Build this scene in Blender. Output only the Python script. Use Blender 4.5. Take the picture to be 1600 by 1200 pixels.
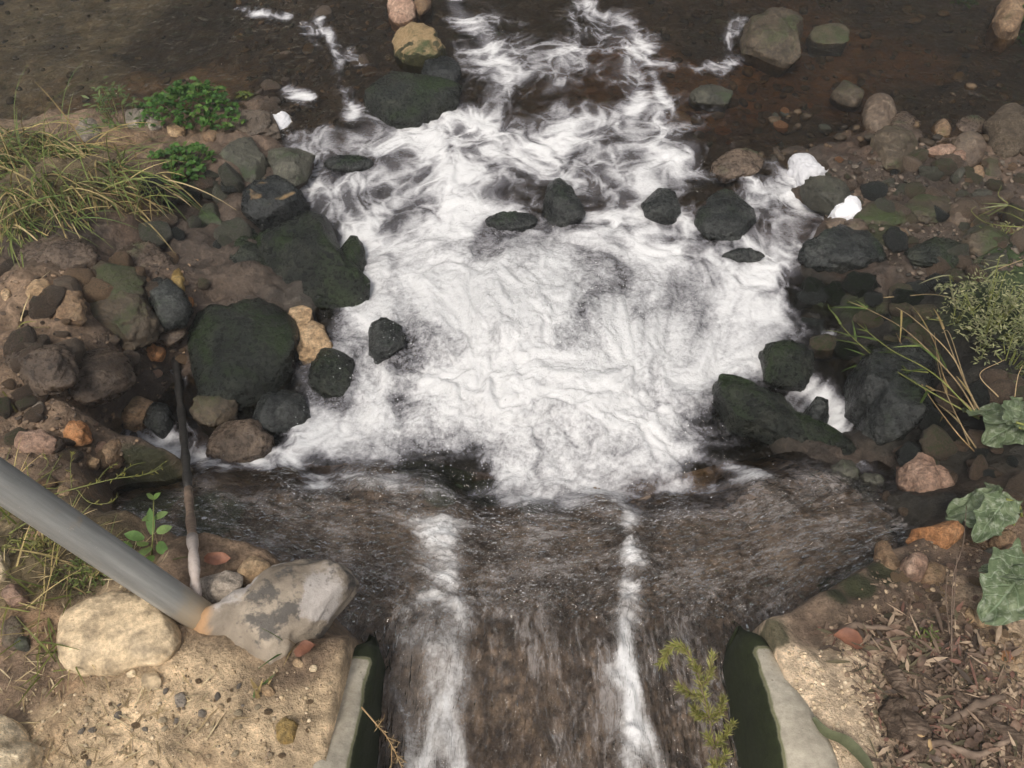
import bpy, bmesh, math, random
import numpy as np
from mathutils import Vector, Matrix

# ------------------------------------------------------------------ camera, sky, sun, exposure
for _o in list(bpy.data.objects):
    bpy.data.objects.remove(_o)
SC = bpy.context.scene
COL = SC.collection
PITCH = math.radians(52.0)
CAM_Z = 1.5
FPX = 1331.0                       # focal length in pixels of the 1600 px wide photograph

cam_data = bpy.data.cameras.new('camera')
cam_data.sensor_width = 36.0
cam_data.lens = FPX / 1600.0 * 36.0
cam_data.clip_start = 0.02
cam_data.clip_end = 600.0
cam = bpy.data.objects.new('camera', cam_data)
cam.location = (0, 0, CAM_Z)
cam.rotation_euler = (math.pi / 2 - PITCH, 0, 0)
COL.objects.link(cam)
SC.camera = cam

SUN_EL, SUN_AZ = math.radians(58), math.radians(205)     # azimuth clockwise from +y
world = bpy.data.worlds.new('World')
SC.world = world
world.use_nodes = True
wn = world.node_tree
wn.nodes.clear()
sky = wn.nodes.new('ShaderNodeTexSky')
sky.sky_type = 'NISHITA'
sky.sun_disc = False
sky.sun_elevation = SUN_EL
sky.sun_rotation = SUN_AZ
sky.air_density = 1.0
sky.dust_density = 6.0
sky.ozone_density = 1.0
hs = wn.nodes.new('ShaderNodeHueSaturation')
hs.inputs['Saturation'].default_value = 0.28
bg = wn.nodes.new('ShaderNodeBackground')
bg.inputs['Strength'].default_value = 0.095
wo = wn.nodes.new('ShaderNodeOutputWorld')
wn.links.new(sky.outputs[0], hs.inputs['Color'])
wn.links.new(hs.outputs[0], bg.inputs['Color'])
wn.links.new(bg.outputs[0], wo.inputs['Surface'])

sun_data = bpy.data.lights.new('sun', 'SUN')
sun_data.energy = 1.5
sun_data.angle = math.radians(14)
sun_data.color = (1.0, 0.91, 0.78)
sun = bpy.data.objects.new('sun', sun_data)
sun_dir = Vector((math.sin(SUN_AZ) * math.cos(SUN_EL), math.cos(SUN_AZ) * math.cos(SUN_EL), math.sin(SUN_EL)))
sun.rotation_euler = sun_dir.to_track_quat('Z', 'Y').to_euler()
sun.location = (0, -2, 8)
COL.objects.link(sun)

SC.view_settings.view_transform = 'Standard'
SC.view_settings.look = 'None'
SC.view_settings.gamma = 1.0
SC.view_settings.use_curve_mapping = False
SC.view_settings.exposure = 0.56
SC.cycles.use_denoising = True
SC.cycles.max_bounces = 5
SC.cycles.diffuse_bounces = 3
SC.cycles.glossy_bounces = 2
SC.cycles.transparent_max_bounces = 8
SC.cycles.use_adaptive_sampling = True
SC.cycles.adaptive_threshold = .05
SC.cycles.caustics_reflective = False
SC.cycles.caustics_refractive = False
SC.cycles.sample_clamp_indirect = 4.0

R = random.Random(7)
RNG = np.random.RandomState(11)

# ------------------------------------------------------------------ noise
_perm = RNG.permutation(256)
_perm = np.concatenate([_perm, _perm])
_g = RNG.normal(size=(256, 3))
_g /= np.linalg.norm(_g, axis=1)[:, None]

def noise3(p):
    p = np.asarray(p, dtype=np.float64)
    i = np.floor(p).astype(np.int64)
    f = p - i
    i &= 255
    u = f * f * f * (f * (f * 6 - 15) + 10)
    out = np.zeros(p.shape[0])
    for dx in (0, 1):
        wx = u[:, 0] if dx else 1 - u[:, 0]
        a = _perm[(i[:, 0] + dx) & 255]
        for dy in (0, 1):
            wy = u[:, 1] if dy else 1 - u[:, 1]
            b = _perm[(a + i[:, 1] + dy) & 255]
            for dz in (0, 1):
                wz = u[:, 2] if dz else 1 - u[:, 2]
                g = _g[_perm[(b + i[:, 2] + dz) & 255]]
                d = g[:, 0] * (f[:, 0] - dx) + g[:, 1] * (f[:, 1] - dy) + g[:, 2] * (f[:, 2] - dz)
                out += wx * wy * wz * d
    return out * 1.5

def fbm(p, octaves=4, gain=0.5, lac=2.03):
    p = np.asarray(p, dtype=np.float64)
    s = np.zeros(p.shape[0]); a = 1.0
    for k in range(octaves):
        s += a * noise3(p + 17.3 * k)
        p = p * lac; a *= gain
    return s

def ridged(p, octaves=4, gain=0.55):
    p = np.asarray(p, dtype=np.float64)
    s = np.zeros(p.shape[0]); a = 1.0
    for k in range(octaves):
        s += a * (1 - 2 * np.abs(noise3(p + 9.1 * k)))
        p = p * 2.07; a *= gain
    return s

def P2(x, y, s, z=0.0):
    x = np.asarray(x, dtype=np.float64).ravel(); y = np.asarray(y, dtype=np.float64).ravel()
    return np.stack([x * s, y * s, np.full_like(x, z)], axis=1)

def sstep(a, b, x):
    t = np.clip((np.asarray(x, dtype=np.float64) - a) / (b - a), 0, 1)
    return t * t * (3 - 2 * t)

# ------------------------------------------------------------------ pixel of the photograph -> point of the place
CP, SP = math.cos(PITCH), math.sin(PITCH)
def ray(px, py):
    u = (px - 800.0) / FPX; v = (600.0 - py) / FPX
    return np.array([u, CP + v * SP, -SP + v * CP])

def on_plane(px, py, z):
    d = ray(px, py)
    t = (z - CAM_Z) / d[2]
    return np.array([d[0] * t, d[1] * t, z])

def depth_at(x, y, z):
    return y * CP - (z - CAM_Z) * SP

def idw(pts, vals, x, y, eps=0.06, power=2.0):
    x = np.asarray(x, dtype=np.float64).ravel(); y = np.asarray(y, dtype=np.float64).ravel()
    vals = np.asarray(vals, dtype=np.float64)
    one = vals.ndim == 1
    if one: vals = vals[:, None]
    out = np.zeros((x.size, vals.shape[1]))
    for a in range(0, x.size, 40000):
        b = min(a + 40000, x.size)
        d2 = (x[a:b, None] - pts[None, :, 0]) ** 2 + (y[a:b, None] - pts[None, :, 1]) ** 2
        w = 1.0 / (d2 + eps * eps) ** power
        out[a:b] = (w @ vals) / w.sum(1)[:, None]
    return out[:, 0] if one else out

# ground control points: px, py, z, colour zone
ZC = {'dry': (0.53, 0.395, 0.25), 'sand': (0.62, 0.48, 0.335), 'soil': (0.20, 0.138, 0.092), 'mud': (0.135, 0.096, 0.070),
      'wet': (0.072, 0.054, 0.042), 'bed': (0.055, 0.040, 0.026), 'rust': (0.13, 0.068, 0.030), 'moss': (0.030, 0.046, 0.016),
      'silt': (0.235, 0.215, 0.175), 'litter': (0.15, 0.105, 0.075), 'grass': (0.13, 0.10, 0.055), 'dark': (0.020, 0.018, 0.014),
      'deep': (0.030, 0.035, 0.034)}
GC = [(100,1150,0,'dry'),(300,1100,0,'dry'),(450,1130,0,'dry'),(400,1190,.01,'dry'),(500,1080,-.02,'dry'),(200,950,0,'dry'),(250,1180,.01,'dry'),
 (480,1050,-.04,'soil'),(30,1020,-.02,'soil'),(60,1060,-.01,'soil'),(30,900,-.03,'grass'),(100,870,-.06,'grass'),(60,800,-.12,'grass'),(160,850,-.08,'grass'),
 (250,830,-.14,'soil'),(330,890,-.08,'soil'),(560,965,-.16,'soil'),(290,900,-.05,'soil'),(180,770,-.20,'mud'),(120,740,-.22,'soil'),(300,780,-.33,'moss'),
 (60,690,-.23,'soil'),(180,720,-.33,'mud'),(100,640,-.24,'soil'),(30,560,-.20,'soil'),(100,520,-.24,'soil'),(190,570,-.36,'wet'),(170,650,-.36,'mud'),
 (235,690,-.55,'wet'),(290,630,-.55,'wet'),(270,570,-.52,'wet'),(370,715,-.55,'wet'),(240,470,-.36,'mud'),(300,520,-.46,'wet'),(60,450,-.24,'soil'),(150,440,-.30,'mud'),
 (100,370,-.29,'wet'),(190,370,-.36,'wet'),(270,390,-.44,'wet'),(320,330,-.55,'wet'),(60,300,-.30,'grass'),(160,280,-.36,'grass'),(230,270,-.40,'soil'),(20,230,-.42,'grass'),
 (330,270,-.46,'mud'),(200,215,-.50,'soil'),(120,205,-.53,'soil'),(270,200,-.53,'soil'),(300,150,-.60,'soil'),(180,150,-.61,'soil'),(390,230,-.53,'mud'),(440,270,-.53,'wet'),
 (260,90,-.66,'bed'),(130,130,-.64,'silt'),(40,140,-.64,'silt'),(150,40,-.68,'silt'),(20,30,-.70,'silt'),(330,30,-.66,'bed'),(480,120,-.59,'wet'),(430,60,-.60,'wet'),(540,60,-.60,'wet'),
 (580,180,-.62,'wet'),(500,230,-.60,'wet'),(600,40,-.62,'bed'),
 (500,350,-.60,'deep'),(600,600,-.64,'deep'),(800,600,-.70,'deep'),(1000,600,-.67,'deep'),(1130,560,-.60,'deep'),(800,300,-.66,'bed'),(700,100,-.66,'bed'),(1000,100,-.64,'rust'),
 (1000,250,-.63,'bed'),(1180,280,-.58,'bed'),(860,40,-.66,'bed'),(1100,60,-.66,'bed'),(1150,160,-.61,'rust'),(1250,200,-.58,'bed'),(480,600,-.58,'deep'),(500,690,-.58,'deep'),
 (1300,60,-.66,'rust'),(1420,100,-.65,'rust'),(1550,110,-.64,'bed'),(1360,20,-.68,'bed'),(1280,120,-.64,'rust'),(1250,160,-.62,'rust'),(1450,160,-.59,'bed'),(1590,170,-.58,'bed'),(1480,60,-.66,'bed'),
 (1310,250,-.54,'wet'),(1400,270,-.53,'wet'),(1330,320,-.51,'mud'),(1470,290,-.52,'wet'),(1560,250,-.55,'mud'),(1430,340,-.50,'wet'),(1350,400,-.50,'wet'),(1550,340,-.47,'wet'),
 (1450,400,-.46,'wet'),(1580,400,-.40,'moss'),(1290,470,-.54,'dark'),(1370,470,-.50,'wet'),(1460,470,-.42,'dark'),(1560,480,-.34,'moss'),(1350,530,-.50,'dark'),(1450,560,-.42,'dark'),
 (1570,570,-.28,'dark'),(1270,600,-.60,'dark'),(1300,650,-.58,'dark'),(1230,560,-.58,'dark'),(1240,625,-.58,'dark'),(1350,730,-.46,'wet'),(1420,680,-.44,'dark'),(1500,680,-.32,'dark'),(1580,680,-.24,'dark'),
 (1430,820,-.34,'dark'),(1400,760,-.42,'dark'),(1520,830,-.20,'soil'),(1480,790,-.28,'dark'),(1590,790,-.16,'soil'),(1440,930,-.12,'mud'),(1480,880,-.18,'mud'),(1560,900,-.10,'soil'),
 (1370,960,-.10,'litter'),(1280,1000,-.06,'litter'),(1500,980,-.05,'litter'),(1570,960,-.05,'soil'),(1590,950,-.05,'sand'),(1450,1040,-.02,'litter'),(1270,1060,.0,'sand'),(1230,1030,-.01,'sand'),
 (1310,1100,.01,'sand'),(1340,1060,0,'sand'),(1330,1180,.02,'sand'),(1400,1100,.0,'litter'),(1450,1180,.0,'litter'),(1560,1100,.01,'litter'),(1590,1040,0,'dry'),(1590,1180,.02,'soil'),(1500,1120,0,'litter'),(1580,1060,0,'soil')]
_gp, _gz, _gc = [], [], []
for px, py, z, c in GC:
    _gp.append(on_plane(px, py, z)[:2]); _gz.append(z); _gc.append(ZC[c])
for x, y, z, c in [(-3,0.2,.0,'dry'),(-2,-1,.02,'dry'),(0,-2,.02,'dry'),(2,-1,.02,'dry'),(3,.2,.02,'soil'),(-3,1.2,-.1,'grass'),(-3,2,-.25,'grass'),(-3.2,2.7,-.4,'grass'),(2.2,1.2,-.1,'soil'),(3,2,-.15,'moss'),(3.2,2.8,-.4,'moss'),
                   (-4,3.6,-.7,'silt'),(-2,4.5,-.72,'silt'),(0,5,-.7,'bed'),(2,4.6,-.68,'bed'),(4,4,-.66,'bed'),(-5,5,-.72,'silt'),(5,5,-.7,'bed'),(-3,6,-.72,'silt'),(3,6,-.7,'bed'),(-1.6,.8,-.02,'dry'),(-1.6,1.2,-.12,'grass')]:
    _gp.append((x, y)); _gz.append(z); _gc.append(ZC[c])
_gp = np.array(_gp); _gz = np.array(_gz); _gc = np.array(_gc)

WALL_L, WALL_R = -0.262, 0.437
Y_END = 0.66
def lip(x, y):
    return y + (.050 * np.sin(x * 5.1 + .6) + .028 * np.sin(x * 12.3 + 2) + .014 * np.sin(x * 31 + y * 9)) * sstep(.75, 1.0, y)
def apron_z(x, y):
    x = np.asarray(x, dtype=np.float64); y = np.asarray(y, dtype=np.float64)
    y0 = y; y = lip(x, y)
    z = np.interp(y, [-3, 0, .66, 1.10, 1.22, 1.5], [-.22, -.235, -.262, -.410, -.50, -.68])
    side = np.clip(np.maximum((x - .55), (-.42 - x)), 0, 1)
    return z + .10 * side * sstep(.5, 1.0, y)

APRON_PX = [(600,1022),(565,990),(470,905),(330,868),(190,815),(190,770),(330,738),(400,700),(560,640),(800,620),(1080,640),(1200,715),(1310,750),(1385,805),(1395,850),(1340,885),(1275,930),(1180,990),(1125,1012)]
def _apt(px, py):
    z = -.35
    for _ in range(8):
        p = on_plane(px, py, z); z = float(apron_z(p[0], p[1]))
    return p[:2]
APRON = np.array([_apt(*q) for q in APRON_PX])

POOL_PX = [(470,300),(520,200),(620,190),(700,60),(690,-20),(950,-20),(1150,10),(1160,110),(1110,230),(1180,280),(1290,320),(1250,400),(1250,460),(1190,540),(1180,600),(1095,610),(1210,745),(480,745),(330,738),(185,695),(225,640),(300,600),(440,650),(480,580),(555,480),(540,370),(480,345)]
POOL = np.array([on_plane(a, b, -.52)[:2] for a, b in POOL_PX])
def poly_sd(poly, x, y):
    x = np.asarray(x, dtype=np.float64).ravel(); y = np.asarray(y, dtype=np.float64).ravel()
    n = len(poly); d = np.full(x.size, 1e9); inside = np.zeros(x.size, bool)
    for i in range(n):
        a = poly[i]; b = poly[(i + 1) % n]; e = b - a
        wx = x - a[0]; wy = y - a[1]
        t = np.clip((wx * e[0] + wy * e[1]) / (e @ e), 0, 1)
        d = np.minimum(d, (wx - e[0] * t) ** 2 + (wy - e[1] * t) ** 2)
        c = ((a[1] > y) != (b[1] > y)) & (x < (b[0] - a[0]) * (y - a[1]) / (b[1] - a[1] + 1e-12) + a[0])
        inside ^= c
    d = np.sqrt(d)
    return np.where(inside, -d, d)

def ground_z(x, y, detail=True):
    x = np.asarray(x, dtype=np.float64).ravel(); y = np.asarray(y, dtype=np.float64).ravel()
    z = idw(_gp, _gz, x, y)
    far = sstep(6.2, 8.5, y)
    z = z * (1 - far) + far * (.35 + .05 * (np.clip(y, 8, 60) - 8))
    flat = 1 - sstep(-.12, -.02, z)
    if detail:
        amp = .030 * sstep(.02, -.12, z) + .006
        amp = amp * (1 - .5 * sstep(-.55, -.62, z))
        z = z + amp * fbm(P2(x, y, 5.5), 4) + amp * .55 * (.35 - np.abs(noise3(P2(x, y, 13, 8.8)))) * 1.6 + (.004 + .006 * sstep(.0, -.1, z)) * fbm(P2(x, y, 27, 3.3), 3)
    pk = sstep(.05, -.03, poly_sd(POOL, x, y))
    z = z * (1 - pk) + np.minimum(z, -.615 + .02 * fbm(P2(x, y, 7, 1.1), 3)) * pk
    sd = poly_sd(APRON, x, y)
    cut = np.maximum(np.maximum(WALL_L - .035 - x, x - WALL_R - .035), y - .72)
    k = sstep(-.005, .05, np.minimum(sd, 10)) * sstep(-.01, .012, cut)
    low = np.minimum(apron_z(x, y) - .05, z)
    return z * k + low * (1 - k)

def water_z(x, y):
    x = np.asarray(x, dtype=np.float64).ravel(); y = np.asarray(y, dtype=np.float64).ravel()
    pool = np.interp(y, [1.1, 1.5, 2.3, 3.0, 6], [-.475, -.515, -.55, -.56, -.565])
    cx, cy = -.01, 1.78
    pool = pool + .105 * np.exp(-(((x - cx) / .42) ** 2 + ((y - cy) / .33) ** 2)) + .05 * np.exp(-(((x - .25) / .3) ** 2 + ((y - 1.5) / .2) ** 2))
    film = apron_z(x, y) + .016
    k = sstep(1.12, 1.26, lip(x, y))
    return np.maximum(film * (1 - k) + pool * k, np.where(y < 1.3, film, -9))

LUTX = np.arange(-3.6, 3.61, .016); LUTY = np.arange(-.3, 6.4, .016)
_lx, _ly = np.meshgrid(LUTX, LUTY)
_LG = ground_z(_lx, _ly).reshape(_lx.shape); _LW = water_z(_lx, _ly).reshape(_lx.shape)
def lut(tab, x, y):
    fx = np.clip((np.asarray(x, float) - LUTX[0]) / .016, 0, len(LUTX) - 1.001); fy = np.clip((np.asarray(y, float) - LUTY[0]) / .016, 0, len(LUTY) - 1.001)
    i = fx.astype(int); j = fy.astype(int); u = fx - i; v = fy - j
    return (tab[j, i] * (1 - u) + tab[j, i + 1] * u) * (1 - v) + (tab[j + 1, i] * (1 - u) + tab[j + 1, i + 1] * u) * v

def hit(px, py, fn=ground_z, lift=0.0):
    tab = _LG if fn is ground_z else _LW
    fn = lambda X, Y: lut(tab, X, Y)
    d = ray(px, py)
    t = np.linspace(1.0, 7.5, 800)
    X = d[0] * t; Y = d[1] * t; Z = CAM_Z + d[2] * t
    h = fn(X, Y) + lift
    i = int(np.argmax(Z <= h))
    a = max(i - 1, 0)
    f = (Z[a] - h[a]) / max((Z[a] - h[a]) - (Z[i] - h[i]), 1e-9)
    tt = t[a] + (t[i] - t[a]) * f
    return np.array([d[0] * tt, d[1] * tt, CAM_Z + d[2] * tt])

def gz1(x, y): return float(lut(_LG, x, y))
def wz1(x, y): return float(lut(_LW, x, y))

# ------------------------------------------------------------------ materials
class NT:
    def __init__(s, name):
        s.m = bpy.data.materials.new(name); s.m.use_nodes = True
        s.t = s.m.node_tree; s.t.nodes.clear()
    def n(s, kind, **kw):
        nd = s.t.nodes.new('ShaderNode' + kind)
        for k, v in kw.items(): setattr(nd, k, v)
        return nd
    def set(s, nd, **kw):
        for k, v in kw.items():
            s.val(nd.inputs[k.replace('_', ' ')], v)
        return nd
    def l(s, a, b): s.t.links.new(a, b)
    def val(s, sock, v):
        if hasattr(v, 'is_linked'): s.l(v, sock)
        else: sock.default_value = v
    def math(s, op, a, b=0.0, c=0.0, clamp=False):
        nd = s.n('Math', operation=op, use_clamp=clamp)
        for i, v in enumerate((a, b, c)): s.val(nd.inputs[i], v)
        return nd.outputs[0]
    def vmath(s, op, a, b=(0, 0, 0)):
        nd = s.n('VectorMath', operation=op)
        s.val(nd.inputs[0], a)
        if op == 'SCALE': s.val(nd.inputs['Scale'], b)
        else: s.val(nd.inputs[1], b)
        return nd.outputs[0]
    def noise(s, vec, scale, detail=5.0, rough=0.55, dist=0.0, color=False):
        nd = s.n('TexNoise'); s.l(vec, nd.inputs['Vector'])
        s.set(nd, Scale=scale, Detail=detail, Roughness=rough, Distortion=dist)
        return nd.outputs['Color' if color else 'Fac']
    def vor(s, vec, scale, feature='F1', out='Distance', rand=1.0):
        nd = s.n('TexVoronoi', feature=feature); s.l(vec, nd.inputs['Vector'])
        s.set(nd, Scale=scale, Randomness=rand)
        return nd.outputs[out]
    def mr(s, v, a, b, c=0.0, d=1.0, smooth=True):
        nd = s.n('MapRange', interpolation_type='SMOOTHSTEP' if smooth else 'LINEAR')
        s.val(nd.inputs[0], v)
        for i, q in enumerate((a, b, c, d)): s.val(nd.inputs[1 + i], q)
        return nd.outputs[0]
    def mix(s, f, a, b, blend='MIX'):
        nd = s.n('Mix', data_type='RGBA', blend_type=blend)
        s.val(nd.inputs[0], f)
        for sock, v in ((nd.inputs[6], a), (nd.inputs[7], b)):
            if hasattr(v, 'is_linked'): s.l(v, sock)
            else: sock.default_value = (*v[:3], 1)
        return nd.outputs[2]
    def ramp(s, f, stops):
        nd = s.n('ValToRGB'); s.l(f, nd.inputs[0])
        e = nd.color_ramp.elements
        while len(e) < len(stops): e.new(0.5)
        for i, (p, c) in enumerate(stops):
            e[i].position = p; e[i].color = (*c, 1)
        return nd.outputs[0]
    def bump(s, h, strength, dist, normal=None):
        nd = s.n('Bump'); s.l(h, nd.inputs['Height'])
        s.set(nd, Strength=strength, Distance=dist)
        if normal is not None: s.l(normal, nd.inputs['Normal'])
        return nd.outputs[0]
    def out(s, sh):
        o = s.n('OutputMaterial'); s.l(sh, o.inputs['Surface']); return s.m
    def principled(s, col, rough=0.6, normal=None, spec=0.5, **kw):
        nd = s.n('BsdfPrincipled')
        if hasattr(col, 'is_linked'): s.l(col, nd.inputs['Base Color'])
        else: nd.inputs['Base Color'].default_value = (*col, 1)
        s.val(nd.inputs['Roughness'], rough)
        nd.inputs['Specular IOR Level'].default_value = spec
        if normal is not None: s.l(normal, nd.inputs['Normal'])
        for k, v in kw.items(): s.val(nd.inputs[k.replace('_', ' ')], v)
        return nd.outputs[0]

def local_vec(t):
    """object coordinates moved by each object's own random number, so that copies differ"""
    tc = t.n('TexCoord'); oi = t.n('ObjectInfo')
    off = t.math('MULTIPLY', oi.outputs['Random'], 37.0)
    return t.vmath('ADD', tc.outputs['Object'], off), oi.outputs['Random']

def rock_mat(name, c1, c2, c3, scale=14.0, rough=0.75, moss=0.0, mosscol=(.028, .05, .014), speck=None, speckcol=(.02, .02, .02), wet=0.0, bump=0.6, cap=None, capcol=(.4, .3, .18), capdir=(0, 0, 1), film=0.0):
    t = NT(name); v, rnd = local_vec(t)
    n1 = t.noise(v, scale, 8, .68, .5)
    n2 = t.noise(v, scale * 5.5, 6, .65)
    n3 = t.noise(v, scale * .45, 3, .5, .8)
    col = t.ramp(n1, [(.30, c1), (.5, c2), (.72, c3)])
    n4 = t.noise(v, scale * 19, 4, .7)
    var = t.math('MULTIPLY', t.mr(n2, .25, .75, .48, 1.52), t.mr(n4, .25, .75, .72, 1.28))
    col = t.mix(1.0, col, t.n('CombineColor').outputs[0], 'MIX') if False else t.vmath('MULTIPLY', col, t.vmath('SCALE', (1, 1, 1), var))
    vr = t.mr(rnd, 0, 1, .78, 1.22, False)
    col = t.vmath('SCALE', col, vr)
    if speck:
        d = t.vor(t.vmath('ADD', v, t.vmath('SCALE', t.noise(v, scale * 4, 3, .6, 0, True), .06)), scale * 4.5)
        k = t.math('MULTIPLY', t.mr(d, .16, .30, 1, 0), t.mr(n3, .45, .6))
        col = t.mix(t.math('MULTIPLY', k, speck), col, speckcol)
    geo = t.n('NewGeometry')
    if cap:
        dt = t.n('VectorMath', operation='DOT_PRODUCT'); t.l(geo.outputs['Normal'], dt.inputs[0]); dt.inputs[1].default_value = capdir
        k = t.math('ADD', dt.outputs['Value'], t.math('MULTIPLY', t.math('SUBTRACT', n3, .5), 2.6))
        k2 = t.mr(k, 1.0 - cap, 1.12 - cap)
        col = t.mix(k2, col, t.mix(n2, capcol, tuple(q * .55 for q in capcol)))
    if moss > 0:
        sx = t.n('SeparateXYZ'); t.l(geo.outputs['Normal'], sx.inputs[0])
        k = t.math('ADD', t.math('MULTIPLY', sx.outputs[2], .35), t.math('MULTIPLY', t.math('SUBTRACT', n3, .5), 2.0))
        k = t.math('ADD', k, t.math('MULTIPLY', t.math('SUBTRACT', n2, .5), .7))
        k = t.mr(k, .50 - moss, 1.05 - moss)
        mc = t.mix(n2, tuple(q * .45 for q in mosscol), tuple(q * 1.6 for q in mosscol))
        col = t.mix(t.math('MULTIPLY', k, .92), col, mc)
    h = t.math('ADD', t.math('MULTIPLY', n1, .7), t.math('ADD', t.math('MULTIPLY', n2, .5), t.math('MULTIPLY', n4, .16)))
    nm = t.bump(h, min(bump * 1.35, 1.6), .016)
    rg = t.mr(n2, .3, .7, max(rough - .18 - wet * .3, .08), min(rough + .15, .95))
    return t.out(t.principled(col, rg, nm, .34 + .06 * wet))

M = {}
M['blackwet'] = rock_mat('black_wet_rock', (.005, .006, .006), (.018, .020, .019), (.060, .063, .058), 12, .30, .14, (.016, .028, .010), wet=.9)
M['blackscuff'] = rock_mat('black_scuffed_rock', (.007, .008, .008), (.016, .018, .018), (.034, .037, .036), 12, .36, .05, cap=-.16, capcol=(.38, .25, .13), wet=.9)
M['mossdark'] = rock_mat('dark_mossy_rock', (.005, .006, .005), (.015, .018, .014), (.050, .053, .040), 13, .40, .34, (.017, .030, .008), wet=.6, bump=.9)
M['mossbrown'] = rock_mat('mossy_brown_rock', (.034, .026, .018), (.075, .058, .040), (.13, .10, .07), 14, .62, .36, (.035, .052, .016), wet=.4)
M['brownwet'] = rock_mat('wet_brown_rock', (.036, .026, .019), (.086, .062, .045), (.17, .126, .092), 13, .40, .06, wet=.6)
M['brown'] = rock_mat('brown_cobble', (.070, .050, .036), (.115, .085, .062), (.18, .14, .105), 10, .6, .05, speck=.5, wet=.3)
M['greygreen'] = rock_mat('grey_green_rock', (.034, .034, .026), (.066, .064, .050), (.115, .11, .085), 12, .55, .22, wet=.4)
M['grey'] = rock_mat('grey_limestone', (.16, .135, .11), (.27, .23, .19), (.40, .355, .30), 13, .8, .02, speck=.5, speckcol=(.06, .05, .045))
M['tan'] = rock_mat('tan_limestone', (.24, .155, .085), (.37, .255, .15), (.50, .37, .235), 14, .82, speck=.3, speckcol=(.16, .09, .05), bump=.8)
M['tandamp'] = rock_mat('damp_tan_rock', (.13, .080, .046), (.22, .145, .088), (.33, .235, .15), 15, .7, .10, wet=.2, bump=.8)
M['orange'] = rock_mat('orange_rock', (.27, .115, .048), (.42, .20, .088), (.54, .30, .155), 16, .8, .10, (.06, .09, .02), bump=1.0)
M['pink'] = rock_mat('pinkish_rock', (.20, .12, .085), (.34, .22, .16), (.46, .33, .25), 14, .75, bump=.8)
M['tanmoss'] = rock_mat('tan_topped_mossy_rock', (.030, .032, .015), (.060, .058, .026), (.11, .095, .05), 12, .6, .30, cap=.62, capcol=(.40, .28, .15), capdir=(-.2, .45, .85), wet=.3)
M['pale'] = rock_mat('pale_limestone', (.42, .33, .21), (.55, .44, .295), (.66, .555, .40), 9, .85, bump=.6)
M['slabstone'] = rock_mat('dusty_slab_stone', (.34, .255, .16), (.42, .325, .21), (.50, .40, .275), 5, .85, speck=.7, speckcol=(.24, .14, .08), bump=.5)
M['conglomerate'] = rock_mat('conglomerate_rock', (.065, .046, .030), (.15, .115, .080), (.25, .20, .145), 30, .75, speck=.9, speckcol=(.035, .026, .018), bump=1.6)
M['rustend'] = rock_mat('rusty_ended_cobble', (.055, .042, .032), (.095, .074, .056), (.15, .12, .095), 10, .5, .04, cap=.12, capcol=(.34, .15, .06), capdir=(-.95, .1, .2), wet=.4)
M['yellow'] = rock_mat('yellow_ochre_stone', (.20, .125, .035), (.31, .21, .075), (.42, .31, .14), 20, .6, .08, wet=.2)

def patched_mat():
    t = NT('patched_grey_stone'); v, rnd = local_vec(t)
    n1 = t.noise(v, 9, 7, .6, .6); n2 = t.noise(v, 60, 6, .65); n3 = t.noise(v, 4.2, 3, .5, .5)
    base = t.ramp(n1, [(.3, (.16, .13, .10)), (.5, (.27, .225, .175)), (.7, (.40, .335, .26))])
    white = t.mr(t.math('ADD', n3, t.math('MULTIPLY', n2, .12)), .585, .63)
    col = t.mix(white, base, t.mix(n2, (.50, .46, .43), (.36, .32, .29)))
    dark = t.mr(t.noise(v, 9.5, 7, .70, .15), .55, .62)
    col = t.mix(t.math('MULTIPLY', dark, .85), col, (.075, .070, .066))
    sp = t.mr(t.noise(v, 85, 4, .7, .5), .60, .68)
    col = t.mix(t.math('MULTIPLY', sp, .6), col, (.07, .055, .045))
    tc = t.n('TexCoord'); sx = t.n('SeparateXYZ'); t.l(tc.outputs['Object'], sx.inputs[0])
    e = t.math('ADD', t.math('MULTIPLY', sx.outputs[0], -1.0), t.math('MULTIPLY', sx.outputs[1], -.25))
    k = t.mr(t.math('ADD', e, t.math('MULTIPLY', t.math('SUBTRACT', n1, .5), .12)), .075, .11)
    col = t.mix(k, col, t.mix(n2, (.50, .31, .17), (.34, .20, .10)))
    nm = t.bump(t.math('ADD', n1, t.math('MULTIPLY', n2, .5)), .6, .01)
    return t.out(t.principled(col, .75, nm, .35))
M['patched'] = patched_mat()

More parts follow.
